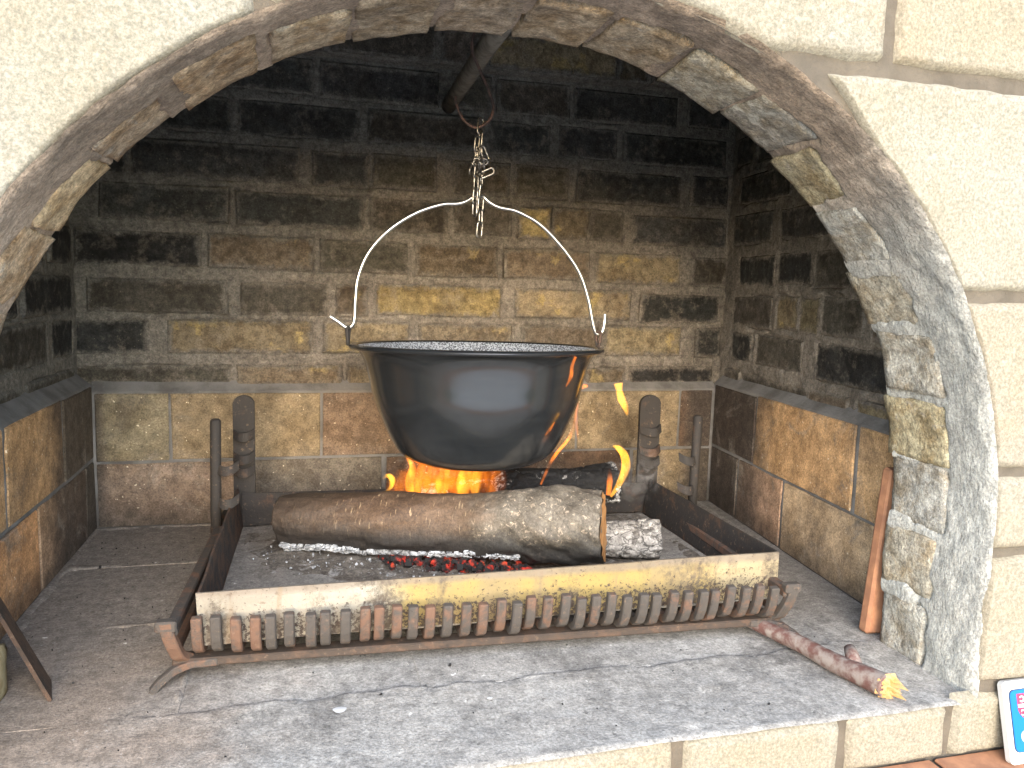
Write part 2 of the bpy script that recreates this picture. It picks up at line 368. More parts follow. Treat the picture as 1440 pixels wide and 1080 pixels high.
# ------------------------------------------------------------------ mesh helpers
def mk(name, v, f, m, parent=None, smooth=False, color=None):
    me = bpy.data.meshes.new(name); me.from_pydata([tuple(map(float, p)) for p in v], [], f); me.update()
    if smooth: me.polygons.foreach_set('use_smooth', [True]*len(me.polygons))
    if m: me.materials.append(M[m] if isinstance(m, str) else m)
    o = bpy.data.objects.new(name, me); COL.objects.link(o)
    if parent: o.parent = parent
    if color: o.color = color
    return o
def thing(name, label, cat, loc=(0, 0, 0), rz=0, group=None):
    o = bpy.data.objects.new(name, None); COL.objects.link(o); o.empty_display_size = .05
    o.location = loc; o.rotation_euler = (0, 0, rz); tag(o, label, cat, group); return o
def tag(o, label, cat, group=None):
    o['label'] = label; o['category'] = cat
    if group: o['group'] = group
    return o
def gridfaces(nu, nv, wrap=False, flip=False):
    F = []
    for i in range(nu-1 if not wrap else nu):
        for j in range(nv-1):
            a, b = i*nv+j, ((i+1) % nu)*nv+j
            q = (a, b, b+1, a+1); F.append(q[::-1] if flip else q)
    return F
def grid(name, P, m, parent=None, smooth=True, flip=False, wrap=False, color=None):
    nu, nv = P.shape[:2]
    return mk(name, P.reshape(-1, 3), gridfaces(nu, nv, wrap, flip), m, parent, smooth, color)
def tube(name, pts, rad, m, parent=None, seg=10, cap=True, closed=False):
    pts = [Vector(p) for p in pts]; n = len(pts); V = []; F = []
    rad = [rad]*n if not hasattr(rad, '__len__') else rad
    prev = None
    for i, p in enumerate(pts):
        if closed: t = pts[(i+1) % n]-pts[i-1]
        else: t = pts[min(i+1, n-1)]-pts[max(i-1, 0)]
        t.normalize()
        if prev is None:
            a = Vector((0, 0, 1)) if abs(t.z) < .9 else Vector((1, 0, 0)); u = t.cross(a).normalized()
        else: u = (prev-t*prev.dot(t)).normalized()
        prev = u; b = t.cross(u)
        for k in range(seg):
            an = 2*math.pi*k/seg; V.append(p+(u*math.cos(an)+b*math.sin(an))*rad[i])
    for i in range(n if closed else n-1):
        for k in range(seg):
            a = i*seg+k; b_ = i*seg+(k+1) % seg; c = ((i+1) % n)*seg; F.append((a, b_, c+(k+1) % seg, c+k))
    if cap and not closed: F.append(tuple(range(seg))[::-1]); F.append(tuple(range((n-1)*seg, n*seg)))
    return mk(name, V, F, m, parent, True)
def spline(pts, n=8):
    P = [Vector(p) for p in pts]; out = []
    for i in range(len(P)-1):
        a, b, c, d = P[max(i-1, 0)], P[i], P[i+1], P[min(i+2, len(P)-1)]
        for k in range(n):
            t = k/n; out.append(.5*((2*b)+(c-a)*t+(2*a-5*b+4*c-d)*t*t+(3*b-a-3*c+d)*t**3))
    out.append(P[-1]); return out
def cbox(name, lo, hi, m, parent=None, c=.002, rot=None, jit=0):
    """bevelled box, real corners chamfered"""
    bm = bmesh.new(); bmesh.ops.create_cube(bm, size=1)
    lo = Vector(lo); hi = Vector(hi)
    for v in bm.verts: v.co = Vector(((v.co.x+.5)*(hi.x-lo.x)+lo.x, (v.co.y+.5)*(hi.y-lo.y)+lo.y, (v.co.z+.5)*(hi.z-lo.z)+lo.z))
    bmesh.ops.bevel(bm, geom=list(bm.edges), offset=c, segments=1, affect='EDGES')
    if jit:
        for v in bm.verts: v.co += Vector([random.uniform(-jit, jit) for _ in range(3)])
    if rot is not None:
        ce = (lo+hi)/2
        for v in bm.verts: v.co = rot @ (v.co-ce)+ce
    me = bpy.data.meshes.new(name); bm.to_mesh(me); bm.free()
    if m: me.materials.append(M[m])
    o = bpy.data.objects.new(name, me); COL.objects.link(o)
    if parent: o.parent = parent
    return o
def sweep_flat(name, path, wid, th, axis, m, parent=None):
    """flat bar: path of points, width along axis, thickness across"""
    pts = [Vector(p) for p in path]; ax = Vector(axis).normalized(); V = []; F = []
    for i, p in enumerate(pts):
        t = (pts[min(i+1, len(pts)-1)]-pts[max(i-1, 0)]).normalized(); nn = t.cross(ax).normalized()
        for a, b in ((-1, -1), (1, -1), (1, 1), (-1, 1)): V.append(p+ax*a*wid/2+nn*b*th/2)
    for i in range(len(pts)-1):
        for k in range(4): F.append((i*4+k, i*4+(k+1) % 4, i*4+4+(k+1) % 4, i*4+4+k))
    F.append((3, 2, 1, 0)); e = len(pts)*4-4; F.append((e, e+1, e+2, e+3))
    o = mk(name, V, F, m, parent)
    bm = bmesh.new(); bm.from_mesh(o.data); bmesh.ops.recalc_face_normals(bm, faces=bm.faces)
    bmesh.ops.bevel(bm, geom=list(bm.edges), offset=min(wid, th)*.14, segments=1, affect='EDGES'); bm.to_mesh(o.data); bm.free()
    return o
# masonry: a wall frame is (O, u, v, n); pieces are rectangles in (u, v), mortar is a relief that laps over their edges
def piece(name, fr, r, off, m, parent, color, c=.004, depth=.05, jit=.002, ex=.0012):
    O, u, v, n = fr; u0, u1, v0, v1 = r; V = []; u0 -= ex; u1 += ex; v0 -= ex; v1 += ex
    J = [(random.uniform(-jit, jit), random.uniform(-jit, jit)) for _ in range(4)]
    cor = [(u0, v0), (u1, v0), (u1, v1), (u0, v1)]; sg = [(1, 1), (-1, 1), (-1, -1), (1, -1)]
    tl = [off+random.uniform(-.0012, .0012) for _ in range(4)]
    for (a, b), (sa, sb), (ja, jb), h in zip(cor, sg, J, tl): V.append(O+u*(a+sa*c+ja)+v*(b+sb*c+jb)+n*h)
    for (a, b), (ja, jb), h in zip(cor, J, tl): V.append(O+u*(a+ja)+v*(b+jb)+n*(h-c))
    for (a, b), (ja, jb) in zip(cor, J): V.append(O+u*(a+ja)+v*(b+jb)+n*(off-depth))
    F = [(0, 1, 2, 3), (11, 10, 9, 8)]
    for q in (0, 4):
        for k in range(4): F.append((q+k, q+4+k, q+4+(k+1) % 4, q+(k+1) % 4))
    o = mk(name, V, F, m, parent, False, color)
    pu = o.data.attributes.new('pu', 'FLOAT_VECTOR', 'POINT'); ps = o.data.attributes.new('ps', 'FLOAT_VECTOR', 'POINT')
    q_ = []
    for (a, b), (sa, sb), (ja, jb) in zip(cor, sg, J): q_ += [a-u0+sa*c+ja, b-v0+sb*c+jb, 0]
    for _ in (0, 1):
        for (a, b), (ja, jb) in zip(cor, J): q_ += [a-u0+ja, b-v0+jb, 0]
    pu.data.foreach_set('vector', q_); ps.data.foreach_set('vector', [u1-u0, v1-v0, 0]*12)
    return o
def relief(name, fr, U, Vv, res, rects, m, parent, base=.0, amp=.003, lap=.004, sink=-.014, seed=0, shape=None):
    O, u, v, n = fr
    us = np.linspace(U[0], U[1], int((U[1]-U[0])/res)+2); vs = np.linspace(Vv[0], Vv[1], int((Vv[1]-Vv[0])/res)+2)
    A, B = np.meshgrid(us, vs, indexing='ij')
    d = np.full(A.shape, 1.)
    for (u0, u1, v0, v1) in rects:
        dx = np.maximum(u0-A, A-u1); dy = np.maximum(v0-B, B-v1)
        d = np.minimum(d, np.hypot(np.maximum(dx, 0), np.maximum(dy, 0))+np.minimum(np.maximum(dx, dy), 0))
    d = d+fbm(A*38, B*38, 3.3, 4, seed+5)*lap*1.6+fbm(A*14, B*14, 1.1, 3, seed+9)*lap*1.5
    k = sst(-.006, .002, d)
    h = base+fbm(A*30, B*30, .7, 5, seed)*amp+fbm(A*9, B*9, 4.2, 3, seed+3)*amp
    h = sink+(h-sink)*k
    if shape is not None: h = h+shape(A, B)
    O, u, v, n = (np.array(t) for t in (O, u, v, n))
    P = O+A[..., None]*u+B[..., None]*v+h[..., None]*n
    fl = np.dot(np.cross(u, v), n) < 0
    return grid(name, P, m, parent, True, fl)
X, Y, Z = Vector((1, 0, 0)), Vector((0, 1, 0)), Vector((0, 0, 1))
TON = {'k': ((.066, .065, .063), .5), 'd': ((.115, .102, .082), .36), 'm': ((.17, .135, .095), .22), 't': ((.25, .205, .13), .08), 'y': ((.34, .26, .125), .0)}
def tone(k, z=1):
    c, a = TON[k]; j = random.uniform(.8, 1.2)*(1 if z > .56 or k not in 'kd' else .55 if k == 'k' else .8); return (c[0]*j, c[1]*j*random.uniform(.96, 1.04), c[2]*j, a)  # height step painted in: dark bricks darker low where lit, paler in upper shade

# ================================================================== GROUND
mk('terrace_reflector', [(-1.3, -5.2, -.946), (2.1, -5.2, -.946), (2.1, .71, -.946), (-1.3, .71, -.946)], [(0, 1, 2, 3)], 'reflector_paving')['kind'] = 'structure'  # unseen, added as a pale reflector: kettle highlight and bounce into the firebox
simple('dark_surround', (.10, .115, .06), .95, 0, .1, nz=(2, (.075, .09, .045)))  # invented dark green surround, keeps the kettle's reflection dim beside the pale slab
mk('ground', [(-400, -400, -.95), (400, -400, -.95), (400, 400, -.95), (-400, 400, -.95)], [(0, 1, 2, 3)], 'dark_surround')['kind'] = 'structure'
# ================================================================== FIREPLACE
fp = thing('stone_fireplace', 'outdoor fireplace of cream stone with an arched, soot-blackened brick firebox', 'fireplace')
CX, CZ, RA = .217, .197, .55
def arch_pt(t, r):                      # t in metres along the intrados: right jamb up, over, left jamb down
    a, L = .20, math.pi*RA
    if t < a: return (CX+r, CZ-a+t, 1, 0)
    if t > a+L: return (CX-r, CZ-(t-a-L), -1, 0)
    th = (t-a)/RA; return (CX+r*math.cos(th), CZ+r*math.sin(th), math.cos(th), math.sin(th))
TL = .4+math.pi*RA
# --- front wall: joint mortar behind the facing stones
ts = np.linspace(0, TL, 160)
P = np.zeros((160, 14, 3))
for i, t in enumerate(ts):
    x, z, nx, nz_ = arch_pt(t, RA)
    for j in range(14):
        s = 1.3*(j/13)**1.6+.002; P[i, j] = (x+nx*s, .7085+.0015*math.sin(i*7+j*5), z+nz_*s)
fw = grid('front_wall', P, 'joint', fp, True, True)
for zl, zh in ((-.96, -.004),):
    us = np.linspace(-1.2, 1.7, 120); vs = np.linspace(zl, zh, 40); A, B = np.meshgrid(us, vs, indexing='ij')
    grid('base_wall', np.stack([A, .7085+fbm(A*20, B*20)*.002, B], -1), 'joint', fp)
# inner face of the front wall, so that it is a solid wall
P2 = P.copy(); P2[..., 1] = .874
for i, t in enumerate(ts):
    x, z, nx, nz_ = arch_pt(t, RA)
    P2[i, 0] = (x+nx*.016, .874, z+nz_*.016)
grid('inner_face', P2, 'mortar', fp)
def arch_x(z, r): return CX+(r if z <= CZ else math.sqrt(max(r*r-(z-CZ)**2, 0)))
def stone(Pf, nu, nv, col, seed, proud=.009):
    """facing stone: Pf(a,b)->(x,z); rough split face, edges fall back to the joint"""
    A, B = np.meshgrid(np.linspace(0, 1, nu), np.linspace(0, 1, nv), indexing='ij')
    XZ = np.array([[Pf(a, b) for b in B[0]] for a in A[:, 0]])
    x, z = XZ[..., 0], XZ[..., 1]
    e = np.ones_like(x)*9.
    wu = np.hypot(x[-1]-x[0], z[-1]-z[0]).mean(); wv = np.hypot(x[:, -1]-x[:, 0], z[:, -1]-z[:, 0])[:, None]+A*0
    e = np.minimum(np.minimum(A*wu, (1-A)*wu), np.minimum(B*wv, (1-B)*wv))
    h = sst(0, .0045, e)*proud+fbm(x*14, z*14, seed, 4, seed)*.0028+fbm(x*70, z*70, seed, 3, seed+4)*.0009*sst(0, .006, e)
    jx = fbm(x*40, z*40, 2, 3, seed+8)*.0022; jz = fbm(x*40, z*40, 7, 3, seed+9)*.0022
    y = .7085-np.maximum(h, -.004)
    y = np.where(e <= 1e-6, .7125, y)
    return grid('facing_stone', np.stack([x+jx, y, z+jz], -1), 'stone', fw, True, False, False, (*col, 1))
CR = (.225, .216, .190); CR2 = (.226, .210, .177); CR3 = (.222, .203, .170)
def rect_stone(x0, x1, z0, z1, col, seed): 
    stone(lambda a, b: (x0+(x1-x0)*a, z0+(z1-z0)*b), max(8, int((x1-x0)/.006)), max(8, int((z1-z0)/.006)), col, seed)
def right_stone(z0, z1, gap, col, seed):
    def f(a, b):
        z = z0+(z1-z0)*b; xa = arch_x(z, RA+gap); return (xa+(1.35-xa)*a**1.25, z)
    stone(f, 90, max(10, int((z1-z0)/.006)), col, seed)
# above and right of the arch
def top_mid(a, b):
    x = -.027+(.569+.027)*a; zl = CZ+math.sqrt(max((RA+.002)**2-(x-CX)**2, 0)); zl = max(zl, .7055 if x > .40 else 0); return (x, zl+(1.15-zl)*b)
stone(top_mid, 90, 60, CR, 3)
rect_stone(.5785, 1.35, .706, 1.15, CR2, 4)
def big_r(a, b):
    z = .480+(.6945-.480)*b; xa = max(arch_x(z, RA+.002), 0); xa = xa+.045*max(0, (z-.62)/.072)**1.5; return (xa+(1.35-xa)*a**1.25, z)
stone(big_r, 100, 36, CR, 5)
right_stone(.2795, .4708, .002, CR3, 6); right_stone(.1828, .2718, .002, CR2, 7); right_stone(.0195, .1752, .002, CR2, 8)
# left of the arch
def big_l(a, b):
    x = -1.1+(-.038+1.1)*a**.8; zl = .40
    if x > CX-RA-.012: zl = max(zl, CZ+math.sqrt(max((RA+.002)**2-(x-CX)**2, 0)))
    return (x, zl+(1.15-zl)*b)
stone(big_l, 130, 110, (.214, .208, .185), 9)
for z0, z1, s in ((.205, .39, 10), (.022, .195, 11)):
    def f(a, b, z0=z0, z1=z1):
        z = z0+(z1-z0)*b; xa = CX-(arch_x(z, RA+.004)-CX); return (-1.1+(xa+1.1)*a, z)
    stone(f, 100, 30, CR, s)
# course under the hearth and below the ledge
for x0, x1, s in ((-1.1, -.52, 12), (-.508, -.19, 13), (-.178, .088, 14), (.098, .3795, 15), (.390, .5835, 16), (.5935, .7305, 17), (.7405, 1.05, 18), (1.06, 1.35, 19)):
    rect_stone(x0, x1, -.068, -.0015 if x0 < .74 else 0.008, CR2 if s % 2 else (.222, .211, .181), s)
for k in range(5):
    for q in range(5): rect_stone(-1.1+q*.49+(k % 2)*.12, -.622+q*.49+(k % 2)*.12, -.28-k*.165, -.125-k*.165, (CR, CR2, CR3)[(k+q) % 3], 30+k*5+q)
# terracotta ledge under the stones
lg = cbox('ledge', (-1.1, .545, -.118), (1.5, .712, -.074), 'joint', fp)
for k in range(10):
    cbox('ledge_tile', (-1.1+k*.26, .538+random.uniform(0, .003), -.0735), (-.846+k*.26, .706, -.0685), 'terracotta', lg, .002)
# --- arch: smooth cement reveal in front, brick voussoirs behind
nv_ = 24; pitch = TL/nv_; VS = []
for k in range(nv_):
    tc = (k+.5)*pitch+random.uniform(-.004, .004); VS.append((tc-.036+random.uniform(-.003, .003), tc+.036+random.uniform(-.003, .003), .778+random.uniform(-.014, .016)-(.02 if .3 < k/nv_ < .7 else 0), .872+random.uniform(-.011, .012)))
nt_, ny = 620, 64
T, S = np.meshgrid(np.linspace(0, TL, nt_), np.linspace(0, 1, ny), indexing='ij')
P = np.zeros((nt_, ny, 3))
yy = .7015+S*.164+sst(.8, 1, S)*fbm(T*30, T*0, 1, 3, 25)*.006
rr = fbm(T*9, S*2, 2, 4, 21)*.0045+fbm(T*40, S*8, 5, 4, 22)*.0022
dd = np.full(T.shape, 1.)
for a, b, y0, y1 in VS:
    dx = np.maximum(a-T, T-b); dy = np.maximum(y0-yy, yy-(y1+.05)); dd = np.minimum(dd, np.hypot(np.maximum(dx, 0), np.maximum(dy, 0))+np.minimum(np.maximum(dx, dy), 0))
dd = dd+fbm(T*45, yy*45, 3, 4, 28)*.007+fbm(T*14, yy*14, 3, 3, 29)*.010
rr = rr+(1-sst(-.008, .001, dd))*.009
front = np.clip(1-S*ny/6, 0, 1); rr = rr+front**2.2*.004
for i in range(nt_):
    for j in range(ny):
        x, z, nx, nz_ = arch_pt(T[i, j], RA+rr[i, j]); P[i, j] = (x, yy[i, j], z)
ar = grid('arch', P, 'soffit', fp)
def lump(name, fn, du, dv, dw, m, parent, color, seed, amp, nseg=7):
    """rough block: subdivided box in local (u,v,w), noise-displaced, mapped by fn"""
    bm = bmesh.new(); bmesh.ops.create_cube(bm, size=1); bmesh.ops.subdivide_edges(bm, edges=list(bm.edges), cuts=nseg, use_grid_fill=True)
    C0 = np.array([v.co for v in bm.verts]); s = np.array([du, dv, dw])
    # round the box a little
    q = np.abs(C0)*2; ed = np.sort(q, axis=1); rnd = 1-.035*np.clip(ed[:, 1]-.72, 0, 1)/.28*1.0
    L = C0*s*rnd[:, None]
    kx = L*34+seed*3.7
    for ax in range(3):
        L[:, ax] += fbm(kx[:, 0], kx[:, 1], kx[:, 2], 4, seed+ax*7)*amp*(1. if ax else .8)
    for v, c in zip(bm.verts, L): v.co = fn(*c)
    bmesh.ops.recalc_face_normals(bm, faces=list(bm.faces))
    me = bpy.data.meshes.new(name); bm.to_mesh(me); bm.free(); me.polygons.foreach_set('use_smooth', [True]*len(me.polygons)); me.materials.append(M[m])
    o = bpy.data.objects.new(name, me); COL.objects.link(o); o.parent = parent; o.color = color; return o
for k, (a, b, y0, y1) in enumerate(VS):
    f_ = (a+b)/2/TL; tilt = random.uniform(-.05, .05); slope = random.uniform(-.045, .045); off = random.uniform(-.001, .002)
    if f_ < .40: col = [(.45, .44, .40), (.45, .42, .35), (.43, .425, .395), (.46, .41, .28)][k % 4]
    elif f_ < .62: col = [(.50, .41, .31), (.46, .38, .28), (.53, .43, .31)][k % 3]
    else: col = [(.56, .42, .28), (.52, .41, .30), (.57, .44, .28)][k % 3]
    def fn(u, v, w_, tc=(a+b)/2, yc=(y0+y1)/2, off=off, tilt=tilt, slope=slope):
        x, z, nx, nz_ = arch_pt(min(max(tc+u+tilt*v, 0.001), TL-.001), RA-.0008-off+.03+w_+slope*u); return (x, yc+v, z)
    lump('arch_brick', fn, b-a+.008, y1-y0, .06, 'archbrick', ar, (*col, 1), 40+k, .0042, 10)
# --- back wall
BW = (Vector((0, 1.585, 0)), X, Z, -Y)
RZ = {'A': (.266, .304), 'B': (.328, .392), 'C': (.406, .468), 'D': (.490, .552), 'E': (.574, .636), 'F': (.657, .722), 'G': (.741, .803), 'H': (.823, .886)}
ROW = {'A': [(-.415, -.136, 'd'), (-.125, .072, 'm'), (.086, .302, 'm'), (.317, .575, 'm'), (.589, .680, 'm'), (.694, .893, 'k')],
 'B': [(-.411, -.282, 'k'), (-.248, .013, 't'), (.037, .206, 't'), (.227, .422, 'm'), (.445, .616, 'm'), (.632, .812, 't'), (.848, .908, 'k')],
 'C': [(-.383, -.143, 'd'), (-.117, .044, 'd'), (.060, .122, 'm'), (.141, .397, 'y'), (.427, .688, 't'), (.713, .901, 'k')],
 'D': [(-.400, -.189, 'k'), (-.174, .017, 'm'), (.031, .200, 'd'), (.218, .386, 'm'), (.401, .588, 'm'), (.604, .800, 't'), (.829, .915, 'd')],
 'E': [(-.357, -.138, 'k'), (-.122, .112, 'k'), (.128, .281, 'd'), (.296, .415, 'd'), (.429, .496, 'y'), (.503, .582, 'm'), (.588, .662, 'd'), (.682, .906, 'k')],
 'F': [(-.405, -.315, 'k'), (-.301, -.009, 'k'), (.017, .122, 'k'), (.132, .258, 'd'), (.293, .408, 'd'), (.419, .533, 'd'), (.557, .792, 'k'), (.817, .906, 'k')],
 'G': [(-.400, -.268, 'k'), (-.252, -.130, 'k'), (-.117, .104, 'k'), (.120, .345, 'd'), (.364, .492, 'k'), (.507, .640, 'k'), (.656, .897, 'k')],
 'H': [(-.400, -.175, 'k'), (-.159, .018, 'k'), (.031, .259, 'k'), (.285, .362, 'd'), (.377, .530, 'd'), (.542, .774, 'k'), (.800, .900, 'k')]}
rects = []
for k, l in ROW.items():
    for a, b, t in l:
        dz = random.uniform(-.003, .003); rects.append((a, b, RZ[k][0]+dz, RZ[k][1]+dz, t))
bw = relief('back_wall', BW, (-.46, .96), (.235, .905), .0038, [r[:4] for r in rects], 'mortar', fp, -.0022, .0032, .0042, seed=2)
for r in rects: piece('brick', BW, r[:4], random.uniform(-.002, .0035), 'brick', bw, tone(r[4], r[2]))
# corbelled course: bricks step forward where the flue narrows
BW2 = (Vector((0, 1.553, 0)), X, Z, -Y)
cr = [(-.405, -.19, 'k'), (-.17, .035, 'k'), (.05, .247, 'd'), (.258, .345, 'd'), (.354, .617, 't'), (.625, .689, 'm'), (.697, .811, 'd'), (.82, .91, 'k')]
r2 = [(a, b, .898+random.uniform(-.003, .003), .962) for a, b, _ in cr]
cw = relief('corbel', BW2, (-.46, .96), (.892, 1.02), .004, r2, 'mortar', fp, -.004, .003, .003, seed=8, shape=lambda A, B: -sst(.900, .892, B)*.03)
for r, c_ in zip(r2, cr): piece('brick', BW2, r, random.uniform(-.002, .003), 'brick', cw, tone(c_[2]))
# --- side walls
def side_frame(A, B):
    A = Vector((*A, 0)); B = Vector((*B, 0)); u = (B-A).normalized(); return (A, u, Z, Vector((u.y, -u.x, 0)))
RF = side_frame((.912, 1.585), (.842, .87))
if RF[3].x > 0: RF = (RF[0], RF[1], RF[2], -RF[3])
RR = {'A': [(.02, .10, 'd'), (.111, .368, 'd'), (.378, .500, 'm'), (.526, .612, 't'), (.63, .71, 'm')],
 'B': [(.06, .147, 'k'), (.168, .344, 'd'), (.392, .598, 'k'), (.62, .71, 'm')],
 'C': [(.045, .217, 'd'), (.240, .319, 't'), (.324, .388, 't'), (.402, .523, 'd'), (.545, .70, 'm')],
 'D': [(.065, .220, 'k'), (.230, .354, 'k'), (.370, .59, 'd'), (.61, .71, 'd')],
 'E': [(.03, .201, 'k'), (.235, .459, 'k'), (.48, .70, 'd')],
 'F': [(.05, .265, 'k'), (.287, .40, 'k'), (.42, .66, 'k')],
 'G': [(.016, .102, 'k'), (.118, .251, 'k'), (.27, .50, 'k'), (.52, .71, 'k')],
 'H': [(.03, .21, 'k'), (.23, .46, 'k'), (.48, .70, 'k')]}
rects = []
for k, l in RR.items():
    for a, b, t in l: rects.append((a, b, RZ[k][0]+random.uniform(-.004, .004), RZ[k][1]+random.uniform(-.004, .004), t))
rw = relief('side_wall', RF, (-.03, .74), (.235, 1.02), .0038, [r[:4] for r in rects], 'mortar', fp, -.0005, .0055, .007, seed=31)
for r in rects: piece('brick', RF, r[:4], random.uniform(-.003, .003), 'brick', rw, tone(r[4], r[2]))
LF = side_frame((-.402, 1.585), (-.405, .87))
if LF[3].x < 0: LF = (LF[0], LF[1], LF[2], -LF[3])
rects = []
for q, k in enumerate(RZ):
    u = .02+(q % 2)*.13
    if q % 2: rects.append((.015, .135, *RZ[k], 'k'))
    while u < .68: rects.append((u+.01, min(u+.255, .71), *RZ[k], random.choice('kkkd'))); u += .27
lw = relief('side_wall', LF, (-.03, .74), (.235, 1.02), .0045, [r[:4] for r in rects], 'mortar', fp, -.002, .004, .005, seed=51)
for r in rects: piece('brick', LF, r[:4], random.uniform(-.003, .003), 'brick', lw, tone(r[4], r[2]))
# --- fire clay tiles lining the lower part
def shapeT(top): return lambda A, B: -np.clip(B-top, 0, 1)*1.15
ORG = (.56, .345, .175); TAN = (.27, .21, .135); GRY = (.27, .225, .15); RED = (.215, .155, .112); DRK = (.13, .085, .058)
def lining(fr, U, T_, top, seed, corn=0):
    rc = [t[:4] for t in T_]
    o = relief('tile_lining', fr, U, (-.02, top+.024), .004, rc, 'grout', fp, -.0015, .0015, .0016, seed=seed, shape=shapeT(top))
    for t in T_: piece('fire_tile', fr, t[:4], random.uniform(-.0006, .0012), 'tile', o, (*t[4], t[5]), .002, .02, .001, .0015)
BT = (Vector((0, 1.563, 0)), X, Z, -Y)
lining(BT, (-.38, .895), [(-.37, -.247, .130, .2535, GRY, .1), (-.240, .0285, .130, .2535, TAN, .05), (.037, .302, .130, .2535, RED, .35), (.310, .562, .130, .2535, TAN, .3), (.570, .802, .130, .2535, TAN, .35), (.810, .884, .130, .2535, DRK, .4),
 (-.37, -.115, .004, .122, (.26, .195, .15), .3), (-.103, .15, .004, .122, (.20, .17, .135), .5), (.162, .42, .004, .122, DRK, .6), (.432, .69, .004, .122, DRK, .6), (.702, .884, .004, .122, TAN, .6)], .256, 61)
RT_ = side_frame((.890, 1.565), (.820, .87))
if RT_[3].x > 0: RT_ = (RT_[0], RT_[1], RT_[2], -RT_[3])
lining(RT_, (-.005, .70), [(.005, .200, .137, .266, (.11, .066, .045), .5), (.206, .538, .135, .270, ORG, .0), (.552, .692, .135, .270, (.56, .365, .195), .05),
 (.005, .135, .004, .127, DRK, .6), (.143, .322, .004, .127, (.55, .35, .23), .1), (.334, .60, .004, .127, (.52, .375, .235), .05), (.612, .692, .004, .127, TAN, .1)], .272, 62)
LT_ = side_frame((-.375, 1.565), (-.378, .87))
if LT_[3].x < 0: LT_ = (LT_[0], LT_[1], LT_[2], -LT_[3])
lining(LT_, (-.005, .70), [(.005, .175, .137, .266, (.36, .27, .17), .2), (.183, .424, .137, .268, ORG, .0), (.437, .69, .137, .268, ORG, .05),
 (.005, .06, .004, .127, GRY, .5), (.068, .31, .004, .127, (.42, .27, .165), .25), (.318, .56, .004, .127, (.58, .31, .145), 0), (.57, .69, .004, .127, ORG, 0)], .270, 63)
# --- hearth
HF = (Vector((0, 0, 0)), X, Y, Z)
HT = []
xs = [-.372, -.138, .1385, .4195, .70, .86]
for q, (ya, yb) in enumerate(((.868, 1.108), (1.113, 1.352), (1.357, 1.56))):
    for a, b in zip(xs[:-1], xs[1:]):
        sh = (q % 2)*.0; HT.append((a+.003+sh, b-.003+sh, ya, yb))
he = relief('hearth', HF, (-.45, .93), (.7005, 1.60), .0045, HT, 'hearth', fp, 0.0008, .0016, .006, sink=-.006, seed=71,
            shape=lambda A, B: -sst(.7035, .7005, B)*.0022-np.exp(-((B-.862+.006*np.sin(A*9))/.003)**2)*.0006*(A < .55)-(np.exp(-((A-.1395+.1*(B-.9))/.0022)**2)+np.exp(-((A-.4205+.1*(B-.9))/.0026)**2))*.009*sst(.858, .866, B)*sst(.945, .93, B))
for r in HT: piece('hearth_tile', HF, r, -.0006+random.uniform(-.0006, .0006), 'hearth', he, (1, 1, 1, 1), .0008, .03, .001, .008)
# --- smoke hood above, closed
def quad(vs): return [vs]
hv = [(-.46, .872, .90), (.97, .872, .90), (.97, 1.62, .90), (-.46, 1.62, .90), (-.10, .95, 1.6), (.6, .95, 1.6), (.6, 1.5, 1.6), (-.10, 1.5, 1.6)]
mk('smoke_hood', hv, [(0, 1, 5, 4), (1, 2, 6, 5), (2, 3, 7, 6), (3, 0, 4, 7), (4, 5, 6, 7)], 'soot', fp)
mk('outer_shell', [(-1.15, .88, -.96), (1.5, .88, -.96), (1.5, 1.8, -.96), (-1.15, 1.8, -.96), (-1.15, .88, 1.7), (1.5, .88, 1.7), (1.5, 1.8, 1.7), (-1.15, 1.8, 1.7)],
   [(1, 2, 6, 5), (2, 3, 7, 6), (3, 0, 4, 7), (4, 5, 6, 7)], 'joint', fp)
# ================================================================== FLUE PIPE, HOOK, CHAIN
pp = tube('flue_pipe', [(.279, 1.60, .824), (.271, 1.4, .823), (.263, 1.2, .822), (.255, .88, .820)], .0145, 'sooty_pipe', None, 20)
tag(pp, 'sooty iron pipe crossing the top of the firebox above the kettle', 'pipe')
hk = tube('wire_hook', spline([(.262, 1.18, .846), (.244, 1.18, .842), (.2405, 1.18, .815), (.252, 1.18, .79), (.266, 1.18, .762), (.2745, 1.18, .738), (.269, 1.18, .718), (.249, 1.18, .706), (.229, 1.18, .716), (.2185, 1.18, .737), (.217, 1.182, .748)], 7), .0021, 'rusty_wire', None, 8)
tag(hk, 'thin rusty wire hook hanging from the sooty pipe', 'hook')
ch = thing('chain', 'tangled steel chain knotted between the wire hook and kettle handle', 'chain', (.2555, 1.18, .55))
def link_mesh():
    pts = []; a, b = .0044, .0072
    for k in range(10): an = math.pi*k/9; pts.append((a*math.cos(an), 0, b+a*math.sin(an)))
    for k in range(10): an = math.pi+math.pi*k/9; pts.append((a*math.cos(an), 0, -b+a*math.sin(an)))
    o = tube('link', pts, .0016, 'chain_steel', ch, 7, closed=True); return o
lk = link_mesh(); spots = []
zz = .7085-.55; i = 0
while zz > .553-.55:
    spots.append(((.0008*math.sin(i*2.1)+(.004 if zz < .06 else 0)*.8, .0006*math.cos(i*1.7), zz), (random.uniform(-.08, .08), random.uniform(-.1, .1), (i % 2)*1.5+.35))); zz -= .0190; i += 1
for k in range(6): spots.append(((-.0055+.001*math.sin(k), -.004, .132-k*.019), (.05, .06, (k % 2)*1.5+.6)))
for k in range(7):
    spots.append(((random.uniform(-.006, .007), random.uniform(-.009, .003), .094+random.uniform(-.013, .013)), (random.uniform(0, 3), random.uniform(0, 3), random.uniform(0, 3))))
